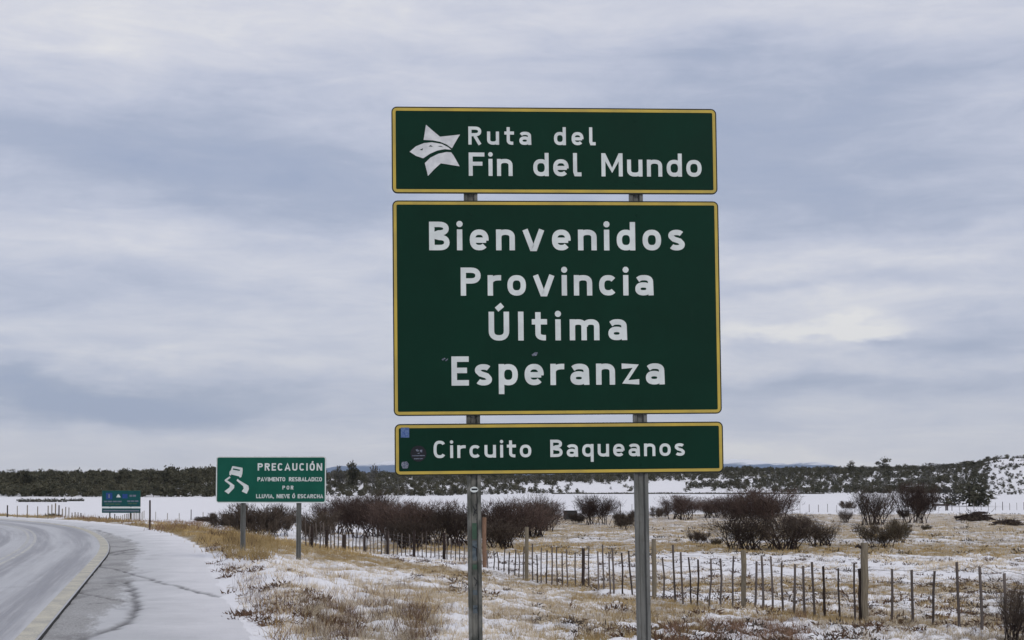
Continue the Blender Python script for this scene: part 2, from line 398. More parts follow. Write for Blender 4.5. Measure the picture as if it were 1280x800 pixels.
def loc(px, py):                                   # where the sight line through a photo pixel meets the ground
    d = ray(px, py); d = d/d.y
    ys = YS
    zz = CAMZ+d.z*ys-ground(d.x*ys, ys, False); k = int(np.argmax(zz < 0))
    if not (zz < 0).any(): k = len(ys)-1
    y = ys[k]
    if 0 < k < len(ys)-1 and zz[k] < 0 <= zz[k-1]: y = ys[k-1]+(ys[k]-ys[k-1])*zz[k-1]/(zz[k-1]-zz[k])
    return Vector((d.x*y, y, gz(d.x*y, y)))

# ---- ground: one polar sheet, fine where the photograph looks
az_f = np.radians(np.arange(-23, 23.01, .17)); az_c = np.radians(np.arange(27, 333, 4.0))
A = np.concatenate([az_f, az_c]); nA = len(A)
Rr = [1.0]
while Rr[-1] < 15000:
    r_ = Rr[-1]; Rr.append(r_*(1.0055 if 18 < r_ < 140 else 1.012 if 140 <= r_ < 900 else 1.05))
Rr = np.array(Rr); nR = len(Rr)
RA, AA = np.meshgrid(Rr, A, indexing='ij'); GX = RA*np.sin(AA); GY = RA*np.cos(AA)
GZ = ground(GX, GY)
V = np.stack([GX.ravel(), GY.ravel(), GZ.ravel()], 1)
i = np.arange(nR-1)[:, None]; j = np.arange(nA)[None, :]; j2 = (j+1) % nA
Q = np.stack([i*nA+j, i*nA+j2, (i+1)*nA+j2, (i+1)*nA+j], -1).reshape(-1, 4)[:, ::-1]
me = np_mesh('ground', V, Q, 'ground_snow_grass', True)
YB = np.array([0, 24, 27, 31, 34, 36.5, 40, 44, 47.5, 51, 54, 60, 66, 69, 79, 84, 93, 98, 108, 125, 150, 185, 196, 205, 20000.])
CB = np.array([.62, .62, .58, .40, .52, .40, .58, .58, .28, .28, .50, .62,   .54, .60, .52, .22, .22, .44, .36, .28, .32, .36, .75, 1.15, 1.15])
TB = np.array([.3, .3, .3, .5, .5, .6, .4, .4, .9, .9, .5, .3, .3, .3, .4, .9, .8, .5, .6, .5, .4, .4, .3, .3, .3])
def cover(x, y):
    d = dist_edge(x, y); px = 640+F*x/np.maximum(y, 1.0)
    yw = y*(1+.16*(fbm(x, y, .035, 3, 21)-.5))+x*.12
    c = np.interp(yw, YB, CB); tn = np.interp(yw, YB, TB)
    # ochre strip on the near side of the fence
    fx = np.interp(y, [20, 30, 60, 82, 120], [14, 10, -.7, -11, -26.])
    off = (fx-x)
    strip = np.exp(-((off-3.0-.06*(y-30))/1.5)**2)*ss(28, 33, y)*(1-ss(48, 60, y))
    strip = strip*ss(.38, .60, fbm(x, y, .22, 3, 24)); c = c-.5*strip; tn = tn+.5*strip
    # verge beside the shoulder
    ver = (1-ss(4.5, 8.5, d))*(1-ss(48, 56, y))
    c = c*(1-ver)+ver*(.66+.30*np.exp(-((d-4.6)/.8)**2)*ss(28, 34, y))
    farb = (1-ss(9, 13, d))*ss(50, 60, y)*ss(3.1, 3.9, d)
    c = c*(1-farb)+farb*(.02+.9*ss(.60, .74, fbm(x, y, .16, 3, 23))); tn = tn*(1-farb)+farb*.9
    left = (ss(-6, -16, x+.0*y))*ss(13, 19, d)*ss(70, 95, y)
    c = c*(1-left)+left*1.15
    hill = ss(380, 430, y)
    c = c*(1-hill)+hill*(.78+.3*(fbm(x, y, .03, 3, 4)-.5))
    tn = tn*(1-hill)
    c = np.where(d < 3.4, 1.0, c)
    return c, tn
cc, tt = cover(GX.ravel(), GY.ravel())
lm = lumps(GX.ravel(), GY.ravel())
cc = cc+np.where(cc < 1, lm*1.2, 0)
rr = np.hypot(GX.ravel(), GY.ravel()); fine = 1-ss(60, 220, rr)
ca = me.color_attributes.new('cover', 'FLOAT_COLOR', 'POINT')
ca.data.foreach_set('color', np.stack([cc, tt, fine, np.ones_like(cc)], 1).astype(np.float32).ravel())
tag(link('ground', me), 'snow covered field with tufts of dead grass', kind='structure')

# ---- road, shoulder, painted lines: bands of the same bend
def band(name, d0, d1, zf, m, nd, a0=-110, a1=190, step=.25, side=None, extra=None):
    th = np.arange(a0, a1+step/2, step); dd = np.linspace(d0, d1, nd)
    D, T = np.meshgrid(dd, th, indexing='ij'); X, Y = edge_pt(T, D)
    Z = zf(X, Y, D); n1_, n2_ = D.shape
    V = np.stack([X.ravel(), Y.ravel(), Z.ravel()], 1)
    i = np.arange(n1_-1)[:, None]; j = np.arange(n2_-1)[None, :]
    Q = np.stack([i*n2_+j, (i+1)*n2_+j, (i+1)*n2_+j+1, i*n2_+j+1], -1).reshape(-1, 4)
    me = np_mesh(name, V, Q, m, True)
    uv = me.uv_layers.new(name='UVMap'); li = Q.ravel()
    uv.data.foreach_set('uv', np.stack([D.ravel()[li], T.ravel()[li]], 1).astype(np.float32).ravel())
    if extra is not None:
        ca = me.color_attributes.new('cover', 'FLOAT_COLOR', 'POINT'); ca.data.foreach_set('color', extra(X, Y, D).astype(np.float32).ravel())
    return link(name, me)
rz = lambda X, Y, D: 0.0*D+.0
o = band('road', -7.6, 0, rz, 'frosty_asphalt', 24, step=.4); tag(o, 'frosty grey asphalt road bending left', kind='structure')
def wob_edge(X, Y): return .035*(fbm(X, Y, 1.3, 3, 77)-.5)
# ragged slab edge standing proud of the shoulder
th = np.arange(-110, 190, .08); ex, ey = edge_pt(th, 0*th)
w_ = wob_edge(ex, ey)
EV = np.concatenate([np.stack([ex, ey, 0*ex], 1), np.stack([*edge_pt(th, .02+w_), 0*ex-.018], 1), np.stack([*edge_pt(th, .03+w_), 0*ex-.16], 1)])
n_ = len(th); k_ = np.arange(n_-1)
EQ = np.concatenate([np.stack([a_*n_+k_, (a_+1)*n_+k_, (a_+1)*n_+k_+1, a_*n_+k_+1], 1) for a_ in (0, 1)])
tag(link('road_edge', np_mesh('road_edge', EV, EQ, 'asphalt_side', False)), 'dark broken edge of the asphalt', kind='structure')
tag(band('edge_line', -.36, -.04, lambda X, Y, D: D*0+.004, 'edge_line_paint', 3, step=.4), 'worn cream edge line', kind='structure')
tag(band('centre_line', -3.02, -2.90, lambda X, Y, D: D*0+.004, 'centre_line_paint', 2, step=.4), 'worn outer centre line', kind='structure')
tag(band('centre_line', -3.32, -3.20, lambda X, Y, D: D*0+.004, 'centre_line_paint', 2, step=.4), 'worn inner centre line', kind='structure')
tag(band('far_edge_line', -7.0, -6.75, lambda X, Y, D: D*0+.004, 'edge_line_paint', 2, step=.4), 'worn inner edge line', kind='structure')
tag(band('inner_shoulder', -10.2, -7.58, lambda X, Y, D: D*0-.09, 'frosty_asphalt', 4, step=.6), 'inner shoulder', kind='structure')
TRK = []
for pts, w in [([(112, 706), (150, 713), (190, 726), (235, 738), (290, 750)], .07),
               ([(158, 727), (170, 745), (172, 765), (158, 780), (120, 793), (92, 803)], .10),
               ([(126, 694), (150, 689), (165, 687)], .14), ([(140, 694), (158, 690)], .12),
               ([(137, 728), (160, 733)], .06), ([(118, 662), (140, 668)], .10),
               ([(95, 740), (130, 748), (155, 752)], .04), ([(115, 755), (150, 754)], .04)]:
    P = []
    for p in pts:
        d_ = ray(*p); k = (CAMZ+.06)/-d_.z; P.append((d_.x*k, d_.y*k))
    TRK.append((P, w))
def sh_extra(X, Y, D):
    tr = .30*ss(.60, .72, fbm(X*.5+Y*.9, X*1.6-Y*.25, .9, 3, 57))*(1-ss(.8, 2.4, D))
    jx = X+.25*(fbm(X, Y, 2.2, 3, 51)-.5); jy = Y+.5*(fbm(X, Y, 2.2, 3, 52)-.5)
    for P, w in TRK:
        for (ax, ay), (bx, by) in zip(P, P[1:]):
            vx, vy = bx-ax, by-ay; L = vx*vx+vy*vy
            tq = np.clip(((jx-ax)*vx+(jy-ay)*vy)/L, 0, 1); dd_ = np.hypot(jx-ax-tq*vx, (jy-ay-tq*vy)*.55)
            tr = np.maximum(tr, np.exp(-(dd_/w)**2)*(.35+.9*fbm(X, Y, 1.6, 3, 53)))
    wdt = np.interp(Y, [0, 22, 31, 50, 62, 75], [.8, .8, 1.5, 1.3, 1.5, .8]); sn = .12+.85*ss(.35, 1.25, D/wdt+.35*(fbm(X, Y, .5, 3, 54)-.5))
    sn = sn+.35*ss(60, 80, Y)
    return np.stack([np.clip(tr, 0, 1), sn, sn*0, sn*0+1], -1).reshape(-1, 4)
def sh_z(X, Y, D):
    e = sh_extra(X, Y, D).reshape(*X.shape, 4)
    z = -.048+.015*ss(.6, 2.2, D)+(fbm(X, Y, 1.1, 4, 61)-.5)*.05*ss(.1, .5, D)-.035*e[..., 0]
    return z-.25*ss(3.2, 4.0, D)
tag(band('road_shoulder', 0.01, 4.0, sh_z, 'gravel_snow', 80, a0=-45, a1=110, step=.16, extra=sh_extra), 'snowy gravel shoulder with tyre tracks', kind='structure')

# ---- mountains beyond the hills
xs = np.linspace(-9000, 9000, 900); rows = [(0, 11000), (.45, 11600), (.8, 12100), (1, 12500), (.6, 13400), (0, 15000)]
px_ = 640+F*xs/12500
hb = 70+95*np.exp(-((px_-470)/75)**2)+122*np.exp(-((px_-950)/110)**4)+60*np.exp(-((px_-640)/160)**2)+150*np.exp(-((px_+700)/300)**2)+150*np.exp(-((px_-2100)/300)**2)
hb = hb*(.72+.56*fbm(xs, xs*0, .0030, 5, 71))
V = np.concatenate([np.stack([xs, np.full_like(xs, yy)+300*(fbm(xs, xs*0+yy, .001, 3, 72)-.5), hb*k*(1+.3*(fbm(xs, xs*0+yy, .004, 3, 73)-.5)*(k < 1))-20*(k == 0)], 1) for k, yy in rows])
n_ = len(xs); k_ = np.arange(n_-1)
Q = np.concatenate([np.stack([a_*n_+k_, a_*n_+k_+1, (a_+1)*n_+k_+1, (a_+1)*n_+k_], 1) for a_ in range(len(rows)-1)])
tag(link('mountains', np_mesh('mountains', V, Q, 'mountain_snow', True)), 'far blue and white mountain range', kind='structure')

# ------------------------------------------------------------------ lettering: stroke glyphs, cap height 1
XH = .73
def arc(cx, cy, rx, ry, a0, a1, n=14, p=2.4):
    out = []
    for i in range(n+1):
        a = R(a0+(a1-a0)*i/n); c, s = math.cos(a), math.sin(a)
        out.append((cx+rx*math.copysign(abs(c)**(2/p), c), cy+ry*math.copysign(abs(s)**(2/p), s)))
    return out
def glyph(ch, T):
    h = T/2; w = .56; X = XH; m = X/2
    o_ = lambda w_=w: (arc(w_/2, m, w_/2-h, m-h, 0, 360, 28)[:-1], True)
    dot = lambda x, y=.92: (arc(x, y, T*.29, T*.29, 0, 360, 10, 2)[:-1], 'dot')
    CW = .60
    U = lambda w_=CW: (w_, [([(h, 1)]+[(h, .34)]+arc(w_/2, .34, w_/2-h, .34-h, 180, 360)[1:]+[(w_-h, 1)], False)])
    G = {
    'o': (w, [o_()]),
    'a': (w, [([(.09, X-.17)]+arc(w/2-.01, X-.25, w/2-h, .25-h, 145, 0, 10)+[(w-h, 0)], False), (arc(w/2-.03, .235, w/2-h-.03, .235-h, 0, 360, 24)[:-1], True)]),
    'e': (w, [([(h+.01, m-.01), (w-h+.005, m-.01)], False), (arc(w/2, m, w/2-h, m-h, -4, 318, 26), False)]),
    'u': (w, [([(h, X), (h, .28)]+arc(w/2, .28, w/2-h, .28-h, 180, 360, 12)[1:], False), ([(w-h, X), (w-h, 0)], False)]),
    'n': (w, [([(h, 0), (h, X)], False), (arc(w/2, X-.28, w/2-h, .28-h, 180, 0, 12)+[(w-h, 0)], False)]),
    'm': (.86, [([(h, 0), (h, X)], False), (arc(.255, X-.25, .255-h, .25-h, 180, 0, 12)[0:]+[(.51-h, 0)], False), (arc(.605, X-.25, .255-h, .25-h, 180, 0, 12)+[(.86-h, 0)], False)]),
    'r': (.40, [([(h, 0), (h, X)], False), (arc(.35, X-.30, .35-h, .30-h, 172, 82, 8), False)]),
    't': (.42, [([(.17, .98), (.17, .24)]+arc(.36, .24, .19, .24-h, 180, 275, 7)[1:], False), ([(0, X-h+.01), (.42, X-h+.01)], False)]),
    'l': (T, [([(h, 0), (h, 1)], False)]),
    'L': (.52, [([(h, 1), (h, h), (.52, h)], False)]),
    'i': (T, [([(h, 0), (h, X)], False), dot(h)]),
    'd': (w, [([(w-h, 0), (w-h, 1)], False), (arc(w/2, m, w/2-h, m-h, 0, 360, 26)[:-1], True)]),
    'p': (w, [([(h, -.30), (h, X)], False), (arc(w/2, m, w/2-h, m-h, 0, 360, 26)[:-1], True)]),
    'q': (w, [([(w-h, -.30), (w-h, X)], False), (arc(w/2, m, w/2-h, m-h, 0, 360, 26)[:-1], True)]),
    'c': (w-.03, [(arc(w/2, m, w/2-h, m-h, 42, 318, 22), False)]),
    's': (.50, [(arc(.25, X-.205, .25-h, .205-h, 28, 200, 12, 2.2)+[(.17, m+.035), (.34, m-.035)]+arc(.25, .205, .25-h, .205-h, 20, -152, 12, 2.2), False)]),
    'v': (.66, [([(h*1.05, X), (.295, h*.72), (.365, h*.72), (.66-h*1.05, X)], 'v')]),
    'z': (.52, [([(.02, X-h), (.52-h-.02, X-h), (h+.02, h), (.50, h)], False)]),
    'R': (CW, [([(h, 0), (h, 1)], False), ([(h, 1-h)]+arc(CW-.30, .73, .30-h, .27-h, 90, -90, 12)+[(h, .46+h)], False), ([(.30, .48), (CW-h+.01, 0)], False)]),
    'P': (CW, [([(h, 0), (h, 1)], False), ([(h, 1-h)]+arc(CW-.30, .715, .30-h, .285-h, 90, -90, 12)+[(h, .43+h)], False)]),
    'B': (CW, [([(h, 0), (h, 1)], False), ([(h, 1-h)]+arc(CW-.32, .755, .30-h, .245-h, 90, -90, 12)+[(h, .51)], False), ([(h, .515)]+arc(CW-.30, .272, .30-h, .272-h, 90, -90, 12)+[(h, h)], False)]),
    'F': (.55, [([(h, 0), (h, 1-h), (.55, 1-h)], False), ([(h, .52), (.48, .52)], False)]),
    'E': (.49, [([(.49, 1-h), (h, 1-h), (h, h), (.49, h)], False), ([(h, .52), (.44, .52)], False)]),
    'M': (.76, [([(h, 0), (h, 1)], False), ([(.76-h, 0), (.76-h, 1)], False), ([(h*1.1, 1-h*.6), (.38, .26), (.76-h*1.1, 1-h*.6)], 'v')]),
    'N': (.64, [([(h, 0), (h, 1)], False), ([(.64-h, 0), (.64-h, 1)], False), ([(h*1.2, 1-h*.5), (.64-h*1.2, h*.5)], False)]),
    'U': U(), 'C': (CW, [(arc(CW/2, .5, CW/2-h, .5-h, 38, 322, 24, 2.7), False)]),
    'O': (CW, [(arc(CW/2, .5, CW/2-h, .5-h, 0, 360, 30, 2.7)[:-1], True)]),
    'A': (.66, [([(h*.8, 0), (.33, 1-h*.6), (.66-h*.8, 0)], 'v'), ([(.16, .30), (.50, .30)], False)]),
    'V': (.64, [([(h*.8, 1), (.32, h*.6), (.64-h*.8, 1)], 'v')]),
    'I': (T, [([(h, 0), (h, 1)], False)]),
    'T': (.56, [([(.28, 0), (.28, 1)], False), ([(0, 1-h), (.56, 1-h)], False)]),
    'H': (CW, [([(h, 0), (h, 1)], False), ([(CW-h, 0), (CW-h, 1)], False), ([(h, .5), (CW-h, .5)], False)]),
    'D': (CW, [([(h, 0), (h, 1)], False), ([(h, 1-h)]+arc(CW-.33, .5, .33-h, .5-h, 90, -90, 14)+[(h, h)], False)]),
    'S': (CW, [(arc(CW/2, .735, CW/2-h, .265-h, 28, 210, 12, 2.3)+[(.2, .53), (.4, .47)]+arc(CW/2, .265, CW/2-h, .265-h, 30, -152, 12, 2.3), False)]),
    'Z': (.56, [([(.02, 1-h), (.56-h-.02, 1-h), (h+.02, h), (.56, h)], False)]),
    ',': (T, [([(h, T), (h*.5, -.12)], False)]),
    }
    if ch == 'Ú': w_, s = U(); return w_, s+[([(.24, 1.07), (.40, 1.24)], False)]
    if ch == 'Ó': w_, s = G['O']; return w_, s+[([(.26, 1.08), (.42, 1.24)], False)]
    if ch == '|': return .30, [([(h, 1), (h, .2)]+[(h+.03, h), (.30, h)], False)]     # l with a foot, as on the top panel
    return G[ch]
def wide(g, T, k):
    h = T/2; out = []
    if g[0] <= T+1e-6: return g
    for pts, cl in g[1]: out.append(([(h+(x-h)*k, y) for x, y in pts], cl))
    return (g[0]-T)*k+T, out
def ribbon(mb, pts, closed, T, y, mapf):
    P = [Vector(p) for p in pts]
    Q = [P[0]]
    for p in P[1:]:
        if (p-Q[-1]).length > 1e-3: Q.append(p)
    if closed is True and (Q[0]-Q[-1]).length < 1e-3: Q.pop()
    n = len(Q); L = []; Rg = []
    for i in range(n):
        a = Q[i-1] if (i > 0 or closed is True) else None; b = Q[(i+1) % n] if (i < n-1 or closed is True) else None
        d1 = (Q[i]-a).normalized() if a is not None else None; d2 = (b-Q[i]).normalized() if b is not None else None
        if d1 is None: d1 = d2
        if d2 is None: d2 = d1
        n1 = Vector((-d1.y, d1.x)); n2 = Vector((-d2.y, d2.x)); s = (n1+n2)
        if s.length < .2: s = n1
        s.normalize(); k = min(1/max(s.dot(n1), .35), 1.28 if abs(d1.cross(d2)) > .3 and d1.dot(d2) < -.2 else 2.6)
        L.append(Q[i]+s*T/2*k); Rg.append(Q[i]-s*T/2*k)
    vs = [mapf(p, y) for p in L]+[mapf(p, y) for p in Rg]
    rg = range(n if closed is True else n-1)
    mb.add(vs, [(i, i+n, (i+1) % n+n, (i+1) % n) for i in rg])
def write(text, x0, x1, yb, cap, T, parent, m='sign_white', y=-.004, name='letter', space=.55, wx=1.26):
    """letters between x0 and x1 on baseline yb (metres in the panel plane: x right, z up, -y towards the reader)"""
    gs = [None if c == ' ' else wide(glyph(c, T), T, wx) for c in text]
    # glyph widths keep their shape; tracking takes up what is left
    wsum = sum(space if g is None else g[0] for g in gs)*cap; gap = ((x1-x0)-wsum)/max(1, len(text)-1)
    x = x0; k = 0
    for c, g in zip(text, gs):
        if g is None: x += space*cap+gap; continue
        mb = MB()
        for pts, cl in g[1]:
            k += 1; yy = y-.00025*(k % 5)
            mp = lambda p, q, x=x: (x+p[0]*cap, q, yb+p[1]*cap)
            if cl == 'dot': 
                ctr = Vector((sum(p[0] for p in pts)/len(pts), sum(p[1] for p in pts)/len(pts)))
                vs = [mp(ctr+(Vector(p)-ctr)*2.05, yy) for p in pts]; mb.add(vs, [tuple(range(len(vs)))])
            else: ribbon(mb, pts, cl, T*(1.02 if cl == 'v' else 1), yy, mp)
        mb.build(name, m, parent)
        x += g[0]*cap+gap
def rrect(x0, x1, z0, z1, r, n=5):
    out = []
    for cx, cz, a0 in ((x1-r, z1-r, 0), (x0+r, z1-r, 90), (x0+r, z0+r, 180), (x1-r, z0+r, 270)):
        out += [(cx+r*math.cos(R(a0+90*i/n)), cz+r*math.sin(R(a0+90*i/n))) for i in range(n+1)]
    return out[::-1] if False else out
def ring(mb, a, b, y):
    n = len(a); vs = [(x, y, z) for x, z in a]+[(x, y, z) for x, z in b]
    return mb.add(vs, [(i, (i+1) % n, (i+1) % n+n, i+n) for i in range(n)])
def poly(mb, pts, y): return mb.add([(x, y, z) for x, z in pts], [tuple(range(len(pts)))])
def panel(root, x0, x1, z0, z1, r, m, edge, bw, border, inset, thick=.012):
    """sheet with rounded corners, folded rim, printed border"""
    b = MB(); b.prism(rrect(x0, x1, z0, z1, r), 0, thick); p = b.build('panel', m, root)
    o1 = rrect(x0, x1, z0, z1, r); o2 = rrect(x0+inset, x1-inset, z0+inset, z1-inset, max(r-inset, .004))
    o3 = rrect(x0+inset+bw, x1-inset-bw, z0+inset+bw, z1-inset-bw, max(r-inset-bw, .006))
    e = MB(); ring(e, o1, o2, -.0030); n = len(o1)
    e.add([(x, -.0030, z) for x, z in o1]+[(x, .0, z) for x, z in o1], [(i, i+n, (i+1) % n+n, (i+1) % n) for i in range(n)])
    e.build('rim', edge, p)
    ring(MB(), o2, o3, -.0036)
    c = MB(); ring(c, o2, o3, -.0036); c.build('border', border, p)
    return p

class Plane:
    """vertical sign plane through a point; turns photo pixels into metres on that plane"""
    def __init__(s, px, py, Z, yaw, roll, tilt=0):
        d = ray(px, py); d = d*(Z/d.y); s.o = Vector((d.x, d.y, CAMZ+d.z))
        s.M = Matrix.Rotation(yaw, 3, 'Z') @ Matrix.Rotation(tilt, 3, 'X') @ Matrix.Rotation(roll, 3, 'Y')
    def uv(s, px, py):
        d = ray(px, py); n = s.M @ Vector((0, 1, 0)); k = (s.o-Vector((0, 0, CAMZ))).dot(n)/d.dot(n)
        q = s.M.inverted() @ (Vector((0, 0, CAMZ))+d*k-s.o); return q.x, q.z
    def empty(s, name): 
        e = empty(name, s.o); e.rotation_euler = s.M.to_euler(); return e

# ------------------------------------------------------------------ the welcome sign
YAW, ROLL = R(4.0), R(-.62)
PL = Plane(695, 603, 13.0, YAW, ROLL)
sign = PL.empty('welcome_sign')
tag(sign, 'tall green road sign of three yellow bordered boards reading Bienvenidos Provincia Última Esperanza', 'road sign')
def box_of(a, b, c, d):                            # px of left, right, top, bottom of a panel
    xm, ym = (a+b)/2, (c+d)/2
    return PL.uv(a, ym)[0], PL.uv(b, ym)[0], PL.uv(xm, d)[1], PL.uv(xm, c)[1]
W1 = dict(r=.05, m='sign_green', edge='sign_edge', bw=.027, border='sign_yellow', inset=.011)
p1 = panel(sign, *box_of(489.5, 896, 134.8, 242.3), **W1)
p2 = panel(sign, *box_of(491.2, 900, 251.2, 518.6), **W1)
p3 = panel(sign, *box_of(493.3, 904, 528.5, 592.6), **W1)
def wr(text, xa, xb, ybase, yc, T, par, plane=PL, **k):
    a = plane.uv(xa, ybase); b = plane.uv(xb, ybase); cap = plane.uv((xa+xb)/2, yc)[1]-plane.uv((xa+xb)/2, ybase)[1]
    z = plane.uv((xa+xb)/2, ybase)[1]
    return write(text, a[0], b[0], z, cap, T, par, **k)
wr('Ruta de|', 585.5, 744, 181.3, 158.8, .175, p1, space=.62)
wr('Fin de| Mundo', 586, 877, 220.5, 191.5, .17, p1, space=.50)
wr('Bienvenidos', 536.5, 856, 313.0, 277.5, .188, p2)
wr('Provincia', 576, 817, 369.5, 334.5, .188, p2)
wr('Última', 611, 784, 425.5, 389.5, .188, p2)
wr('Esperanza', 564.5, 831, 481.3, 445.0, .188, p2)
wr('Circuito Baqueanos', 542, 856, 571.2, 549.6, .17, p3, space=.62)
LOGO = [[(32.5, 6), (41, 13.5), (50, 21), (62, 19.8), (75, 18.3), (70, 26.5), (65, 35.5), (58, 30.6), (50, 27.4), (41, 25.6), (29.5, 25)],
        [(12, 39.8), (20, 33), (30, 29), (40, 28), (52, 30), (60, 34), (64, 37.3), (56, 36.6), (47, 38.2), (38, 42), (29, 48), (20, 45)],
        [(31, 54), (38, 47.2), (48, 42.3), (58, 40.2), (64, 40.6), (67, 44.5), (74.5, 58), (62, 56), (51, 54.3), (43, 61.5), (35, 70)]]
b = MB()
for i_, pg in enumerate(LOGO): poly(b, [PL.uv(500+x, 150+y) for x, y in pg][::-1], -.0045-.0002*i_)
lg = b.build('star_logo', 'sign_logo', p1)
for tri in ([(24.5, 37.5), (29, 35.3), (28, 38.2)], [(35.5, 33.2), (38.5, 31.5), (41, 33.6)], [(47, 33), (51, 32.4), (54, 34)]):
    b = MB(); poly(b, [PL.uv(500+x, 150+y) for x, y in tri][::-1], -.0056); b.build('logo_mark', 'sign_green', p1)
# scratch marks and a worn spot
def scr(pgs, m, y=-.0046, name='scratch', par=None):
    for i_, pg in enumerate(pgs):
        b = MB(); poly(b, [PL.uv(*q) for q in pg][::-1], y-.0002*i_); o = b.build(name, m, par)
    return o
scr([[(551.8, 449.5), (555.5, 447.2), (557, 448), (553.5, 450.8)], [(556.5, 450.3), (560.3, 447.8), (559, 450.6), (557, 451.8)], [(664.5, 443.5), (669, 440.2), (672.3, 440.8), (670.5, 444.6), (666, 445.3)]], 'sticker_grey', par=p2)
def disc(cx, cy, r, n=14): return [(cx+r*math.cos(2*math.pi*i/n), cy+r*math.sin(2*math.pi*i/n)) for i in range(n)]
scr([[(501, 534.5), (511.5, 534.5), (511.5, 547), (501, 547)]], 'sticker_blue', name='sticker', par=p3)['label'] = 'blue square sticker'
scr([disc(523, 567, 10.2)], 'sticker_black', name='sticker', par=p3)['label'] = 'round black sticker'
scr([[(519.5, 562), (522, 561.5), (524, 564), (521, 564.5)], [(524.5, 562.5), (528, 561.8), (527.5, 566), (525.5, 565)], [(515, 569.2), (531, 569), (531, 570), (515, 570.2)], [(517, 573), (529, 572.8), (528, 573.8), (518, 574)], [(521, 566.5), (525, 566), (524, 567.5)]], 'sticker_grey', y=-.0052, name='sticker_print', par=p3)
scr([[(502.5, 577.5), (508.5, 576.8), (511, 580), (509.5, 585.3), (503.5, 585.8), (501.5, 581)]], 'sticker_grey', name='sticker', par=p3)['label'] = 'small pale torn sticker'

def hat_post(root, x, z0, z1, wd=.125, dp=.055, y0=.014, lean=0.0, m='galvanised', name='post'):
    """rolled steel channel: two flanges and a shallow recessed web"""
    h = wd/2; f = .030; t_ = .006
    pr = [(-h, 0), (-h+f, 0), (-h+f+.012, dp*.45), (h-f-.012, dp*.45), (h-f, 0), (h, 0), (h, dp), (h-t_, dp), (h-t_, t_), (h-f+.004, t_), (h-f-.010, dp*.45+t_), (-h+f+.010, dp*.45+t_), (-h+f-.004, t_), (-h+t_, t_), (-h+t_, dp), (-h, dp)]
    n = len(pr); b = MB(); ks = 10; vs = []
    for i in range(ks+1):
        z = z0+(z1-z0)*i/ks; dx = lean*(z-z1); vs += [(x+a+dx, y0+c, z) for a, c in pr]
    fs = [(i*n+k, i*n+(k+1) % n, (i+1)*n+(k+1) % n, (i+1)*n+k) for i in range(ks) for k in range(n)]
    fs += [tuple(range(n-1, -1, -1)), tuple(range(ks*n, ks*n+n))]
    b.add(vs, fs); return b.build(name, m, root)
gzs = gz(PL.o.x, PL.o.y)-PL.o.z
xL = PL.uv(588.3, 247)[0]; xLb = PL.uv(594.8, 795); xR = PL.uv(795.2, 247)[0]; xRb = PL.uv(805.8, 795)
topz = PL.uv(700, 140)[1]
leanL = (PL.uv(588.3, 247)[0]-xLb[0])/(topz-xLb[1]); leanR = (xR-xRb[0])/(topz-xRb[1])
for xx, ln in ((xL, leanL), (xR, leanR)):
    po = hat_post(sign, xx, gzs-.6, topz, lean=ln, m='galvanised_worn' if xx == xL else 'galvanised')
    bm_ = MB(); 
    for p_ in (p1, p2, p3): pass
    for pyb in (150, 228, 268, 385, 502, 541, 582):
        uvb = PL.uv(640, pyb)[1]; x_ = xx+ln*(uvb-topz)
        b = MB(); b.prism([(x_+.009*math.cos(R(a)), uvb+.009*math.sin(R(a))) for a in range(0, 360, 60)], -.0075, -.003)
        b.build('bolt', 'sign_green', po)
    if xx == xL: pL = po
def pst(pxs, m, label=None, y=.012, name='sticker'):
    b = MB(); poly(b, [PL.uv(*q) for q in pxs][::-1], y); o = b.build(name, m, pL)
    if label: o['label'] = label
def rect(a, b_, c, d): return [(a, c), (b_, c), (b_, d), (a, d)]
WEB = .014+.055*.45-.0015
pst([(587.6+5.2+5.2*math.cos(2*math.pi*i/14), 612+3.6*math.sin(2*math.pi*i/14)) for i in range(14)], 'sign_white', 'white oval sticker', y=.0128)
pst(rect(589.5, 597, 610.6, 612.8), 'sticker_black', y=.0120, name='sticker_print')
for k, (a, c, d, e, m_) in enumerate([(590.3, 598, 654, 674, 'sticker_green'), (590.3, 598.5, 676, 701, 'sticker_slate'), (590.5, 599, 738, 744, 'sticker_slate'), (591, 599.5, 757, 767, 'sticker_slate'), (590.6, 598.6, 706, 712, 'sticker_green')]):
    pst(rect(a, c, d, e), m_, ['green rectangular sticker', 'slate blue rectangular sticker', 'narrow dark sticker', 'worn grey sticker', 'short green sticker'][k], y=WEB)
b = MB()
for k, (q0, q1, q2) in enumerate([((591, 632), (594, 638), (592, 645)), ((595, 630), (596.5, 636), (593, 641)), ((591, 683), (596, 686), (596, 696)), ((592.5, 722), (597, 727), (594, 733)), ((592, 762), (597, 760), (597.5, 765)), ((593, 640), (597.5, 643), (596, 650))]):
    b = MB(); ribbon(b, [PL.uv(*q0), PL.uv(*q1), PL.uv(*q2)], False, .007, WEB-.001-.0002*k, lambda p, y: (p[0], y, p[1])); b.build('graffiti', 'sticker_black', pL)

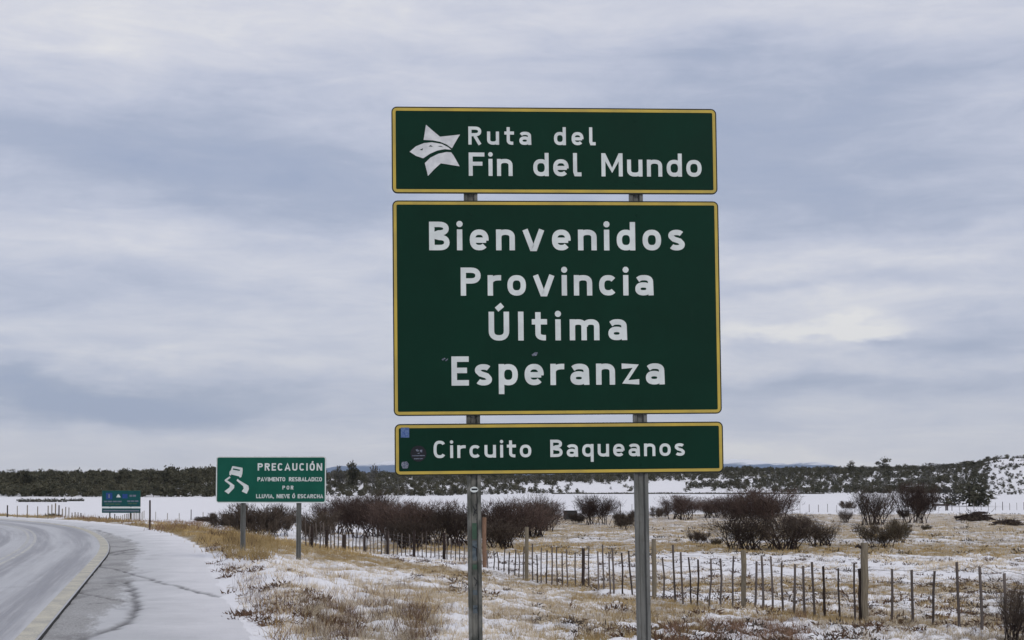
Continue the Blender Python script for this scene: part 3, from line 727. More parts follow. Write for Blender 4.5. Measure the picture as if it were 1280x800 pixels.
# ------------------------------------------------------------------ the caution sign
def precaution():
    Z = 46.0
    PP = Plane(339, 640, Z, R(-2.0), R(0))
    s = PP.empty('caution_sign'); tag(s, 'green caution sign reading PRECAUCIÓN with a skidding car, on two posts beside the shoulder', 'road sign')
    x0, z1 = PP.uv(270.3, 570.5); x1, z0 = PP.uv(407.3, 628.8)
    p = panel(s, x0, x1, z0, z1, .09, 'sign_teal', 'sign_white', .035, 'sign_white', .0, .03)
    q = lambda x, y: PP.uv(260+x/8, 560+y/8)
    def w8(text, xa, xb, yb, yc, T, **k):
        a, b = q(xa, yb), q(xb, yb); write(text, a[0], b[0], a[1], q(xa, yc)[1]-a[1], T, p, y=-.007, **k)
    w8('PRECAUCIÓN', 497, 1142, 226, 152, .20)
    w8('PAVIMENTO RESBALADIZO', 495, 1140, 333, 292, .20, space=.7)
    w8('POR', 745, 855, 415, 377, .20)
    w8('LLUVIA, NIEVE Ó ESCARCHA', 482, 1152, 502, 462, .20, space=.45)
    b = MB()
    bodyp = [(243, 183), (258, 182), (345, 198), (347, 222), (344, 258), (333, 292), (318, 296), (312, 284), (232, 264), (228, 276), (214, 268), (216, 235), (230, 222)]
    poly(b, [q(*v) for v in bodyp][::-1], -.008); b.build('car_symbol', 'sign_white', p)
    b = MB(); poly(b, [q(*v) for v in [(252, 203), (322, 217), (318, 230), (249, 217)]][::-1], -.0095); b.build('car_symbol_window', 'sign_teal', p)
    b = MB()
    for i, pg in enumerate([[(218, 282), (168, 318), (168, 330), (222, 372), (214, 396), (165, 432), (205, 460), (262, 400), (264, 372), (192, 322), (226, 298)],
                            [(296, 308), (286, 326), (352, 382), (358, 404), (338, 434), (388, 458), (410, 410), (404, 376), (318, 326)]]):
        poly(b, [q(*v) for v in pg][::-1], -.008-.0005*i)
    b.build('skid_track_symbol', 'sign_white', p)
    for px_, pb in ((303.2, 700), (373, 713)):
        x = PP.uv(px_, 640)[0]; wp = PP.M @ Vector((x, 0, 0))+PP.o
        hat_post(s, x, gz(wp.x, wp.y)-PP.o.z-.4, z1-.1, wd=.15, dp=.09, y0=.04)
precaution()

# ------------------------------------------------------------------ the far information sign and marker post
def far_sign():
    g = loc(151, 649); Z = g.y
    PP = Plane(151, 648, Z, R(-6), 0)
    s = PP.empty('information_sign'); tag(s, 'small distant blue green information sign beyond the bend, with a white strip', 'road sign')
    x0, z1 = PP.uv(127.4, 613); x1, z0 = PP.uv(175.6, 633.4); x0b, z1b = PP.uv(127.4, 635.4); _, z0b = PP.uv(175, 641.2)
    p = panel(s, x0, x1, z0, z1, .04, 'far_sign_teal', 'sign_green', .05, 'sticker_green', .0, .03)
    def pl(pts, m, nm, y=-.01, par=p):
        b = MB(); poly(b, [PP.uv(*v) for v in pts][::-1], y); b.build(nm, m, par)
    r_ = lambda a, b_, c, d: [(a, c), (b_, c), (b_, d), (a, d)]
    pl(r_(132.5, 140.5, 616, 624.3), 'sign_blue', 'blue_symbol'); pl(r_(135.4, 137.4, 617.6, 622.5), 'sticker_grey', 'symbol_figure', -.014)
    pl([(145.4, 621.7), (147, 618.4), (148.4, 617.6), (151, 621.7)], 'sign_white', 'white_symbol')
    pl(r_(153, 159.5, 617.5, 623), 'sign_blue', 'blue_symbol')
    for a, b_, c in [(162, 165, 618.5), (165.8, 170, 618.5)]: pl(r_(a, b_, c, c+2.4), 'sticker_grey', 'text_line')
    for a, b_, c in [(130, 134, 626), (134.8, 140, 626), (141, 146, 626), (146.8, 152, 626), (159, 163, 625.6), (163.8, 168, 625.6), (168.8, 173, 625.6), (131, 136, 629.2), (137, 143, 629.2), (144, 150, 629.4), (160, 165, 628.6), (166, 171, 628.6)]:
        pl(r_(a, b_, c, c+1.7), 'sticker_green' if c > 628 else 'sticker_grey', 'text_line')
    b = MB(); a0 = PP.uv(127.4, 633.6); a1 = PP.uv(175.6, 635.4); b.box(a0[0], a1[0], -.002, .02, a1[1], a0[1]); b.build('white_strip', 'sign_white', s)
    b = MB(); b.prism(rrect(x0b, x1, z0b, z1b, .03), 0, .03); p2_ = b.build('panel', 'far_sign_teal', s)
    b = MB(); c0 = PP.uv(129, 637.4); c1 = PP.uv(174, 639.4); b.box(c0[0], c1[0], -.012, -.001, c1[1], c0[1]); b.build('text_line', 'sticker_grey', p2_)
    for px_ in (137, 163):
        x = PP.uv(px_, 640)[0]; w = PP.M @ Vector((x, 0, 0))+PP.o
        hat_post(s, x, gz(w.x, w.y)-PP.o.z-.4, z1-.1, wd=.13, dp=.08, y0=.04, m='dark_steel')
far_sign()
g = loc(187, 662.5)
mp_ = empty('marker_post', g, .3); tag(mp_, 'thin dark marker post standing beyond the road bend near the distant sign', 'marker post')
hh = 36/F*g.y
b = MB(); b.tube([(0, 0, -.3), (.01, 0, hh*.5), (0, 0, hh)], [.052, .047, .045], 8); b.build('shaft', 'dark_wood', mp_)
b = MB(); b.tube([(0, 0, hh), (0, 0, hh+.05)], [.055, .03], 8); b.build('cap', 'dark_steel', mp_)

# ------------------------------------------------------------------ fences
random.seed(4)
def stick(h, w, d, seed, seg=3):
    rn = random.Random(seed); b = MB(); pts = []
    vs = []; n = 4
    for i in range(seg+1):
        z = -.25+(h+.25)*i/seg; ox = rn.uniform(-.018, .018)*(1 if i else 0); oy = rn.uniform(-.012, .012); k = 1-.12*i/seg+rn.uniform(-.08, .08)
        vs += [(ox-w*k/2, oy-d*k/2, z), (ox+w*k/2, oy-d*k/2, z+rn.uniform(-.01, .01)*(i == seg)), (ox+w*k/2, oy+d*k/2, z), (ox-w*k/2, oy+d*k/2, z+rn.uniform(-.015, .015)*(i == seg))]
    fs = [(i*4+k, i*4+(k+1) % 4, (i+1)*4+(k+1) % 4, (i+1)*4+k) for i in range(seg) for k in range(4)]+[(3, 2, 1, 0), tuple(range(seg*4, seg*4+4))]
    return b.add(vs, fs)
PICK = [stick(1.18+.03*k, .043+.004*(k % 3), .035, k).mesh('picket', 'picket_wood' if k % 4 else 'dark_wood') for k in range(8)]
fence = empty('picket_fence', loc(818, 753)); fo = fence.location
tag(fence, 'long wire fence of thin grey wooden droppers crossing the snowy field', 'fence')
def put(me, name, w, rz=0, tilt=(0, 0), sc=1.0, par=None, label=None):
    o = link(name, me, par or fence); o.location = Vector(w)-(par or fence).location; o.rotation_euler = (tilt[0], tilt[1], rz); o.scale = (1, 1, sc)
    if label: o['label'] = label
    return o
# fence line on the ground, near right to far left, from where its feet stand in the photo
BASE = [(1340, 806), (1258, 796), (1199, 789), (1114, 778), (1020, 772), (930, 764), (845, 758), (779, 747), (729, 738), (683, 731), (659, 727), (610, 711), (570, 703), (480, 694), (430, 691), (385, 687)]
bx_, by_ = [p[0] for p in BASE][::-1], [p[1] for p in BASE][::-1]
fbase = lambda px: float(np.interp(px, bx_, by_))
def wpt(px): g = loc(px, fbase(px)); return g
TOPX, TOPY = [385, 480, 610, 683, 779, 830, 915, 1005, 1114, 1258, 1340], [666, 669, 689, 690, 692, 696, 704, 711, 716, 718, 722]
PXS = [609.6, 618, 624, 630, 636, 643.5, 649, 654, 666, 672, 676.5, 683, 689.6, 696.5, 703.4, 709.4, 719, 735.8, 748.4, 755, 763, 767, 778.4, 790.4, 831, 844, 854, 864, 872, 887, 901.5, 915.5, 943, 953.6, 965.6, 978.6, 991.5, 1005.5, 1018.4, 1031.6, 1049.6, 1069, 1114, 1141, 1166, 1199, 1227, 1258, 1282, 1306]
rn = random.Random(8)
for px in PXS:
    g = wpt(px); hpx = fbase(px)-float(np.interp(px, TOPX, TOPY)); h = hpx/F*g.y
    lean = rn.uniform(-.045, .045)
    if px in (624, 790.4): lean = -.09
    put(rn.choice(PICK), 'picket', g, rn.uniform(-.5, .5), (rn.uniform(-.03, .03), lean), h/1.22*rn.uniform(.96, 1.04))
xx_ = 382.0
while xx_ < 604:
    if not 583 < xx_ < 604:
        g = wpt(xx_); put(rn.choice(PICK), 'picket', g, rn.uniform(-.5, .5), (0, rn.uniform(-.03, .03)), rn.uniform(.85, .98))
    xx_ += 4.5 if xx_ < 480 else 5.2
def fpost(px, top, wpx, m, label, seed=1, tilt=0.0):
    g = wpt(px); h = (fbase(px)-top)/F*g.y; w = wpx/F*g.y
    b = MB(); rn = random.Random(seed); pts = [(rn.uniform(-.01, .01), 0, -.4)]+[(rn.uniform(-.015, .015), rn.uniform(-.01, .01), h*k/4) for k in range(5)]
    b.tube(pts, [w/2*rn.uniform(.92, 1.05) for _ in pts], 8)
    o = put(b.mesh('fence_post', m), 'fence_post', g, 0, (0, tilt)); o['label'] = label; return g, h
CORN = fpost(1081.5, 679, 9.0, 'post_wood', 'thick pale corner post', 2)
fpost(1075.5, 711, 4.5, 'dark_wood', 'short dark stake against the corner post', 3)
fpost(930, 684, 6.5, 'post_wood', 'pale wooden post', 4)
fpost(817.5, 680, 6.0, 'post_wood', 'pale post seen beside the sign post', 5)
fpost(729, 687, 4.0, 'dark_wood', 'dark wooden post', 6)
fpost(658.5, 656, 5.0, 'post_wood', 'tall slender yellowish post', 7)
fpost(605.5, 645, 5.5, 'brown_wood', 'tall reddish brown post', 8)
for k, (px, tp) in enumerate([(555.5, 664), (517.5, 664), (484.5, 664), (455.5, 669), (430, 669), (408, 664), (389.5, 656)]):
    fpost(px, tp, 3.6, 'dark_wood', None, 10+k)
b = MB()
g, h = CORN; fp = g-fo
b.tube([(-.05, 0, h-.12), (-.14, .02, h-.06), (-.2, .0, h-.10)], [.03, .04, .02], 6); o = b.build('post_knob', 'dark_wood', fence); o.location = fp
for hz in (.30, .55, .80, 1.02):
    b = MB(); pts = []
    for px in np.arange(384, 1341, 12):
        g = wpt(px); hh_ = (fbase(px)-float(np.interp(px, TOPX, TOPY)))/F*g.y; gg = g-fo
        pts.append((gg.x, gg.y-.03, gg.z+hz*hh_+rn.uniform(-.006, .006)))
    b.tube(pts, [.005]*len(pts), 4, False); b.build('wire', 'wire_metal', fence)

def far_fence(pts, label, step=1.4, h=1.15, mw='picket_wood'):
    W_ = [loc(*p) for p in pts]; f = empty('far_fence', W_[0]); tag(f, label, 'fence'); b = MB(); k = 0; rn = random.Random(len(label))
    for a, c in zip(W_, W_[1:]):
        L = (c-a).length; n = int(L/step)
        for i in range(n):
            q = a.lerp(c, i/n); x, y = q.x, q.y; z = gz(x, y); q = Vector((x, y, z))-W_[0]; k += 1
            if k % 7 == 0:
                pb = MB(); pb.tube([(0, 0, -.3), (0, 0, h*1.12)], [.05, .045], 6); o = pb.build('fence_post', 'dark_wood', f); o.location = q
            else:
                w = rn.uniform(.02, .035); hh_ = h*rn.uniform(.9, 1.05); b.box(q.x-w, q.x+w, q.y-w, q.y+w, q.z-.2, q.z+hh_)
    tag(b.build('pickets', mw, f), kind='stuff')
far_fence([(-60, 648), (60, 648.5), (180, 649.5), (330, 651)], 'distant fence of tiny pickets on white snow beyond the bend, left of the caution sign', 1.5, .95, 'post_wood')
far_fence([(1000, 640.5), (1080, 640.0), (1190, 638.5), (1340, 637)], 'distant low fence across white snow at far right, behind the bushes', 1.3)
far_fence([(690, 640.5), (790, 641), (830, 641)], 'distant low fence on snow between the bushes behind the welcome sign', 1.6)

# ------------------------------------------------------------------ vegetation
def tri_cloud(P, Dv, L, Wd, rng):
    """thin triangles: base at P, pointing along Dv, length L, width Wd"""
    n = len(P); side = np.cross(Dv, rng.normal(size=(n, 3))); side /= np.linalg.norm(side, axis=1)[:, None]+1e-9
    a = P-side*Wd[:, None]/2; b_ = P+side*Wd[:, None]/2; c = P+Dv*L[:, None]
    V = np.stack([a, b_, c], 1).reshape(-1, 3); T_ = np.arange(3*n).reshape(-1, 3); return V, T_
def unit(v): return v/(np.linalg.norm(v, axis=-1, keepdims=True)+1e-9)
def shrub_meshes(seed, wid, hgt, stems=14, ntw=4200, tw=.024, tl=.45, m='twig_brown', spread=1.0, open_base=.35, bm='bark_dark'):
    rng = np.random.default_rng(seed); rn = random.Random(seed); b = MB(); ends = []
    for s_ in range(stems):
        a = rn.uniform(0, 2*math.pi); bx, by = rn.uniform(-.26, .26)*wid*spread, rn.uniform(-.22, .22)*wid*spread
        tipr = rn.uniform(.1, .45)*wid*spread; th = hgt*rn.uniform(.65, .98)*(1-.35*(tipr/(wid*.5))**2)
        p0 = Vector((bx, by, -.1)); p3 = Vector((bx*.75+math.cos(a)*tipr, by*.75+math.sin(a)*tipr, th)); pts = []
        for k in range(6):
            u = k/5; q = p0.lerp(p3, u); q += Vector((rn.uniform(-1, 1), rn.uniform(-1, 1), 0))*.05*wid*.3*(u*(1-u)*4); q.z = p0.z+(p3.z-p0.z)*(u**.8); pts.append(q)
        r0 = rn.uniform(.018, .04)*hgt/2; b.tube(pts, [r0*(1-.75*k/5) for k in range(6)], 4, False)
        for k in range(9):
            i0 = rn.randint(1, 4); q = pts[i0].lerp(pts[i0+1], rn.random()); a2 = a+rn.uniform(-1.5, 1.5); l2 = rn.uniform(.18, .38)*hgt
            e = q+Vector((math.cos(a2)*l2*.7, math.sin(a2)*l2*.7, l2*rn.uniform(.3, 1.0))); e.z = min(e.z, hgt)
            mid = q.lerp(e, .5)+Vector((rn.uniform(-.05, .05), rn.uniform(-.05, .05), .03))
            b.tube([q, mid, e], [r0*.4, r0*.28, r0*.12], 3, False); ends += [mid, e, q.lerp(mid, .5)]
        ends += pts[3:]
    E = np.array([tuple(e) for e in ends]); E = E[E[:, 2] > hgt*open_base*.8]
    ci = rng.integers(0, len(E), ntw); P = E[ci]+rng.normal(size=(ntw, 3))*np.array([.11, .11, .09])*hgt*.8
    P[:, 2] = np.clip(P[:, 2], hgt*.1, hgt*1.02)
    keep = rng.random(ntw) < np.clip((P[:, 2]/hgt-open_base*.5)*4, .12, 1); P = P[keep]; n = len(P)
    out = P*np.array([1, 1, .0]); out = unit(out+1e-6); Dv = unit(out*.45+np.array([0, 0, .9])+rng.normal(size=(n, 3))*.5)
    V, T_ = tri_cloud(P, Dv, rng.uniform(.5, 1.3, n)*tl, rng.uniform(.6, 1.3, n)*tw, rng)
    return b.mesh('branches', bm), np_mesh('twigs', V, T_, m)
def make_shrub(name, loc_, label, meshes, cat='shrub', group=None, sc=1, rz=0):
    o = empty(name, loc_, rz); tag(o, label, cat, group); o.scale = sc if isinstance(sc, tuple) else (sc, sc, sc)
    link('branches', meshes[0], o); link('twigs', meshes[1], o); return o
# prototypes: unit height about 1 m in local metres, scaled per plant
VAR = {}
for k in range(4): VAR['brown%d' % k] = shrub_meshes(100+k, 3.4, 2.4, 22, 7600, .024, .36, open_base=.26)
for k in range(2): VAR['low%d' % k] = shrub_meshes(120+k, 2.8, 1.2, 16, 4200, .028, .26, m='twig_dark', open_base=.05)
for k in range(2): VAR['olive%d' % k] = shrub_meshes(140+k, 2.4, 1.3, 18, 2600, .022, .34, m='twig_olive', open_base=.1)
for k in range(2): VAR['open%d' % k] = shrub_meshes(160+k, 3.2, 2.5, 30, 3600, .022, .40, m='twig_dark', open_base=.1)
SIZE = {'brown': (3.9, 2.6), 'low': (3.0, 1.3), 'olive': (2.6, 1.45), 'open': (3.4, 2.6)}
SH = [ # px centre, py base, px width, px height, variant, label
 (320, 672, 64, 36, 'low0', 'low dark shrub directly under the caution sign'),
 (345, 671, 56, 30, 'low1', 'dark spreading shrub between the posts of the caution sign'),
 (283, 661, 46, 18, 'low0', 'small dark shrub left of the caution sign posts'),
 (255, 652, 30, 7, 'low1', 'flat little dark bush on snow left of the caution sign'),
 (395, 676, 60, 34, 'low1', 'dark shrub just right of the caution sign'),
 (425, 668, 70, 44, 'brown0', 'reddish brown bare shrub left of the thicket behind the far pickets'),
 (462, 673, 78, 46, 'brown1', 'dense purplish bare shrub above the far pickets'),
 (500, 678, 84, 56, 'brown2', 'tall purplish bare shrub left of the welcome sign posts'),
 (538, 682, 80, 60, 'brown3', 'tallest purplish bare shrub left of the left sign post'),
 (566, 684, 60, 54, 'open0', 'open branching dark shrub just left of the left sign post'),
 (515, 688, 50, 36, 'open1', 'leggy dark shrub in front of the thicket left of the sign'),
 (612, 680, 76, 60, 'brown1', 'dense purplish bare shrub just right of the left sign post'),
 (648, 674, 76, 54, 'brown0', 'dense rounded bare shrub between the two sign posts'),
 (625, 686, 56, 36, 'open0', 'leggy bare shrub behind the tall fence posts'),
 (680, 664, 48, 36, 'brown2', 'smaller bare shrub at the right end of the central thicket'),
 (478, 672, 40, 58, 'open0', 'tall ragged bare shrub sticking up above the thicket over the far pickets'),
 (666, 672, 40, 50, 'open1', 'ragged greyer shrub sticking out of the thicket between the sign posts'),
 (747, 657, 46, 36, 'brown3', 'isolated brown bare shrub left of the right sign post'),
 (782, 663, 42, 26, 'low0', 'low dark shrub touching the right sign post'),
 (722, 655, 24, 14, 'low1', 'little dark shrub on the snow line beside the grey tank'),
 (824, 648, 24, 16, 'low0', 'small dark shrub just right of the right sign post'),
 (852, 650, 52, 30, 'brown2', 'wide brown bare shrub right of the right sign post'),
 (888, 648, 52, 30, 'brown0', 'brown bare shrub between the sign and the big thicket'),
 (925, 660, 60, 42, 'brown1', 'purplish bare shrub on the left of the big right hand thicket'),
 (965, 664, 76, 48, 'brown3', 'tallest purplish bare shrub of the right hand thicket'),
 (930, 688, 70, 42, 'open0', 'open dark shrub at the front left of the right hand thicket'),
 (975, 688, 72, 44, 'open1', 'open dark shrub with leaning stems at the front of the right hand thicket'),
 (1000, 672, 40, 34, 'brown0', 'brown bare shrub at the right edge of the thicket'),
 (1026, 684, 46, 34, 'open0', 'ragged bare shrub right of the thicket, behind the pickets'),
 (873, 681, 26, 16, 'low1', 'small round dark shrub alone on tan grass right of the sign'),
 (893, 682, 20, 10, 'olive0', 'tiny olive tuft beside the small round shrub'),
 (1060, 638, 20, 11, 'low0', 'small black flat topped shrub at the edge of the far snow'),
 (1055, 653, 16, 18, 'open1', 'thin grey shrub under the flat topped shrub'),
 (1090, 657, 46, 42, 'open1', 'tall thin grey bush beyond the corner post'),
 (1145, 655, 54, 46, 'brown2', 'round purple bush standing alone on the right'),
 (1130, 650, 18, 10, 'low1', 'tiny dark shrub at the foot of the round purple bush'),
 (1100, 686, 62, 30, 'olive1', 'sprawling olive bush behind the corner post'),
 (1118, 680, 40, 26, 'olive0', 'olive twiggy bush right of the corner post'),
 (1157, 664, 14, 10, 'olive0', 'tiny olive shrub right of the round purple bush'),
 (1271, 806, 46, 78, 'open0', 'dead dark shrub by the last pickets at the right edge'),
]
for px, py, wpx, hpx, v, lab in SH:
    g = loc(px, py); w, h = SIZE[v[:-1]]; k = g.y/F
    rn = random.Random(px*7+py); mw = 1.38 if v[:-1] == 'brown' and px < 700 else 1.22
    s_ = (wpx*mw*k/w, wpx*1.15*k/w, hpx*rn.uniform(.88, 1.24)*k/h)
    make_shrub('bare_shrub' if v[:-1] in ('brown', 'open') else 'low_shrub', g, lab, VAR[v], sc=s_, rz=rn.uniform(0, 6))

# trees: crown of small leaf faces in clumps, tapered trunk with limbs
def tree_meshes(seed, h, wd, m, n=900, leaf=.30, trunkfrac=.35, clumps=16, r=.09):
    rng = np.random.default_rng(seed); rn = random.Random(seed)
    cl = []
    for k in range(clumps):
        a = rn.uniform(0, 6.28); rad = wd*.5*rn.random()**.6*.8; z = h*rn.uniform(trunkfrac, .93); z -= (rad/(wd*.5))**2*h*.12
        cl.append((math.cos(a)*rad, math.sin(a)*rad, z, rn.uniform(.13, .26)*wd))
    b = MB(); b.tube([(0, 0, -.4), (rn.uniform(-.1, .1), 0, h*.3), (rn.uniform(-.2, .2), rn.uniform(-.2, .2), h*.75)], [r, r*.7, r*.25], 6)
    for c in cl[:8]: b.tube([(0, 0, h*rn.uniform(.15, .4)), (c[0]*.5, c[1]*.5, c[2]*.75), c[:3]], [r*.5, r*.3, r*.12], 4, False)
    A_ = np.array(cl); ci = rng.integers(0, clumps, n); D = unit(rng.normal(size=(n, 3)))*(rng.random((n, 1))**.45)
    P = A_[ci, :3]+D*A_[ci, 3:4]*np.array([1, 1, .7]); P[:, 2] = np.maximum(P[:, 2], h*.06)
    Dv = unit(D+rng.normal(size=(n, 3))*.7); V, T_ = tri_cloud(P, Dv, rng.uniform(.6, 1.4, n)*leaf, rng.uniform(.6, 1.3, n)*leaf*.9, rng)
    return b.mesh('trunk', 'bark_dark'), np_mesh('crown', V, T_, m)
TV = {'dark': [tree_meshes(200+k, 4.2, 4.4, 'leaf_dark', 800, .36, .12) for k in range(3)],
      'olive': [tree_meshes(220+k, 3.2, 4.2, 'leaf_olive', 700, .34, .08) for k in range(3)],
      'grey': [tree_meshes(240+k, 3.6, 4.0, 'leaf_grey', 520, .30, .12) for k in range(3)],
      'spire': [tree_meshes(260+k, 5.4, 2.2, 'leaf_dark', 420, .34, .15, 12) for k in range(2)]}
def make_tree(name, at, label, ms, sc, rz, group=None):
    o = empty(name, at, rz); tag(o, label, 'tree', group); o.scale = sc if isinstance(sc, tuple) else (sc, sc, sc)
    link('trunk', ms[0], o); link('crown', ms[1], o); return o
# trees that stand out
def named_tree(px, pyb, pytop, wpx, kind, k, lab, Z=None):
    if Z is None: g = loc(px, pyb)
    else: x = (px-640)/F*Z; g = Vector((x, Z, gz(x, Z)))
    if Z is None: hh_ = (pyb-pytop)/F*g.y
    else: hh_ = CAMZ+(603-pytop)/F*Z-g.z
    ms = TV[kind][k]; h0 = {'dark': 4.2, 'olive': 3.2, 'grey': 3.6, 'spire': 5.4}[kind]; w0 = {'dark': 4.4, 'olive': 4.2, 'grey': 4.0, 'spire': 2.2}[kind]
    w = wpx/F*g.y/w0; make_tree('tree', g, lab, ms, (w, w, hh_/h0), k*1.7)
named_tree(1211, 633, 600, 70, 'dark', 0, 'wide dark crowned tree with bare trunk on the far snow at right')
named_tree(1183, 632, 606, 34, 'grey', 1, 'small grey tree left of the wide dark crowned tree')
named_tree(21, 0, 582, 9, 'spire', 0, 'thin spire topping the dark wood at far left', 440)
named_tree(34, 0, 585, 18, 'dark', 1, 'small round tree top beside the thin spire at far left', 440)
named_tree(76, 0, 590, 9, 'spire', 1, 'short pointed tree above the left wood', 440)
named_tree(148, 0, 588, 10, 'spire', 0, 'narrow pointed tree over the far information sign', 450)
named_tree(187, 0, 589, 13, 'spire', 1, 'pointed tree above the marker post', 450)
named_tree(212, 0, 583, 30, 'dark', 2, 'broad tree topping the wood left of the caution sign', 450)
named_tree(240, 0, 588, 24, 'dark', 0, 'rounded tree just left of the caution sign on the skyline', 450)
named_tree(441, 0, 574, 20, 'dark', 1, 'tallest skyline tree between the caution and welcome signs', 480)
named_tree(424, 0, 582, 16, 'grey', 0, 'small skyline tree right of the caution sign', 480)
named_tree(467, 0, 583, 20, 'grey', 2, 'grey skyline tree beside the welcome sign', 500)
named_tree(1105, 0, 573, 22, 'dark', 2, 'highest tree of the right hand ridge', 690)
named_tree(1062, 0, 574, 18, 'dark', 0, 'dark skyline tree above the flat topped shrub', 690)
named_tree(1165, 0, 577, 34, 'grey', 1, 'spreading grey skyline tree on the right ridge', 690)
named_tree(1215, 0, 576, 44, 'dark', 1, 'broad dark skyline tree before the snowy slope', 690)
named_tree(1272, 0, 588, 40, 'dark', 2, 'dark tree clump on the snowy slope at the right edge', 640)

# the rest of the hill scrub: the largest as individuals, the remainder one mass
rn = random.Random(77); spots = []
def hill_ok(px, Z):
    if px < 480:
        return True
    return None
N = 0
cand = []
npx = np.array([rn.uniform(-250, 1530) for _ in range(26000)]); nu = np.array([rn.random() for _ in range(26000)]); nd_ = np.array([rn.random() for _ in range(26000)])
st = np.interp(npx, PXT, ST); en = np.interp(npx, PXT, EN); NZ_ = st+8+(en+60-st)*nu; NX_ = (npx-640)/F*NZ_; nn_ = fbm(NX_*.7, NZ_*1.4, .016, 4, 91); NG_ = ground(NX_, NZ_)
for px, u, q_, Z, x, n_, zg in zip(npx, nu, nd_, NZ_, NX_, nn_, NG_):
    px_r = px; px = px+(n_-.5)*260+rn.uniform(-35, 35)
    if px < 400: dens = .55
    elif px < 690: dens = .75 if n_ > .36 or u < .25 else .2
    elif px < 930: dens = .02 if u < .40 else (1 if n_ > .26 or u > .7 else .5)
    elif px < 1235: dens = 1.0 if n_ > .45 or u > .74 or u < .16 else .06
    else: dens = .95 if n_ > .50 else .30
    if q_ < dens: cand.append((px_r, Z, x, n_, zg))
cand = [c for c in cand if True]
rn.shuffle(cand); cand = cand[:9500]
ind = sorted(cand, key=lambda c: c[1])
vis_i = [c for c in ind if -20 < c[0] < 1300]
pick = set(id(c) for c in vis_i[:: max(1, len(vis_i)//250)][:250])
LBL = [(-1e9, 300, 'one of the dark trees massed in the low wood behind the road bend', 'trees of the low wood at left', ['dark', 'dark', 'olive']),
       (300, 690, 'one of the olive scrub trees on the low hill behind the welcome sign', 'scrub trees on the central hill', ['olive', 'olive', 'dark', 'grey']),
       (690, 1e9, 'one of the dark scrub trees dotted over the snowy ridge at right', 'scrub trees on the right hand ridge', ['dark', 'grey', 'dark', 'olive'])]
acc_v = {}
proto_np = {}
for kd, L_ in TV.items():
    for k, ms in enumerate(L_):
        me = ms[1]; co = np.empty(len(me.vertices)*3, np.float32); me.vertices.foreach_get('co', co); co = co.reshape(-1, 3)
        proto_np[(kd, k)] = co
for c in cand:
    px, Z, x, n_, z = c
    row = [l for l in LBL if l[0] <= px < l[1]][0]; kd = rn.choice(row[4]); k = rn.randrange(3); s_ = rn.uniform(.45, .95)*(.95 if px < 300 else .66)*(1 if Z < 560 else 1.1)
    s_ *= .62+.85*n_
    if px > 1235: s_ *= rn.choice([.35, .5, .8])
    rzz = rn.uniform(0, 6.28)
    if id(c) in pick:
        make_tree('scrub_tree', (x, Z, z), row[2], TV[kd][k], (s_*1.05, s_*1.05, s_), rzz, row[3])
    else:
        co = proto_np[(kd, k)]; tris = co.reshape(-1, 3, 3); sel = rn.randrange(5); tris = tris[sel::5]*np.array([s_, s_, s_]); tris = tris.reshape(-1, 3)
        # keep the crown, thinner but with larger faces
        cen = tris.reshape(-1, 3, 3).mean(1, keepdims=True); tris = (cen+(tris.reshape(-1, 3, 3)-cen)*1.9).reshape(-1, 3)
        ca_, sa_ = math.cos(rzz), math.sin(rzz); q = np.stack([tris[:, 0]*ca_-tris[:, 1]*sa_+x, tris[:, 0]*sa_+tris[:, 1]*ca_+Z, tris[:, 2]+z], 1)
        acc_v.setdefault(kd, []).append(q)
for kd, L_ in acc_v.items():
    V = np.concatenate(L_); o = link('hill_scrub', np_mesh('hill_scrub', V, np.arange(len(V)).reshape(-1, 3), 'leaf_'+kd))
    tag(o, {'dark': 'dark evergreen scrub covering the low hills', 'olive': 'olive green scrub covering the low hills', 'grey': 'grey frosted scrub covering the low hills'}[kd], 'scrub', kind='stuff')

# ------------------------------------------------------------------ small things in the fields
def log_pile(px, py, wpx, hpx, label, n=7, seed=1):
    g = loc(px, py); k = g.y/F; w, h = wpx*k, hpx*k; o = empty('brush_pile', g); tag(o, label, 'brush pile'); rn = random.Random(seed)
    for i in range(n):
        u = rn.uniform(-.42, .42)*w; z = rn.uniform(.05, 1-abs(u)/w*1.8)*h*.95; L_ = w*rn.uniform(.2, .4); a = rn.uniform(-.35, .35); yy = rn.uniform(-.5, .5)
        b = MB(); b.tube([(u-L_*math.cos(a), yy, z-L_*math.sin(a)*.3), (u, yy+.05, z+h*.12), (u+L_*math.cos(a), yy-.1, z+L_*math.sin(a)*.3)], [.07, .09, .04], 6); b.build('log', 'dark_wood', o)
    rng = np.random.default_rng(seed); P = np.stack([rng.normal(size=500)*w*.24, rng.normal(size=500)*.4, np.abs(rng.normal(size=500))*h*.32], 1)
    V, T_ = tri_cloud(P, unit(rng.normal(size=(500, 3))+np.array([0, 0, .4])), rng.uniform(.3, .9, 500), rng.uniform(.06, .14, 500), rng)
    link('twigs', np_mesh('twigs', V, T_, 'twig_dark'), o)
log_pile(1219, 652, 34, 15, 'dark brush pile on tan grass at right, peaked at its left end', 24, 3)
log_pile(1260, 657, 34, 12, 'lower dark brush pile nearest the right edge', 18, 5)
def feeder(px, py):
    g = loc(px, py); k = g.y/F; w = 20*k; h = 8*k; o = empty('cattle_trough', g); tag(o, 'low dark table like trough on the far tan grass at right', 'trough')
    b = MB(); b.box(-w/2, w/2, -.5, .5, h*.72, h); b.build('top_board', 'dark_wood', o)
    for s1 in (-.38, .38):
        for s2 in (-.35, .35): b = MB(); b.tube([(w*s1, s2, -.2), (w*s1, s2, h*.72)], [.09, .09], 6); b.build('leg', 'dark_wood', o)
feeder(1176, 638)
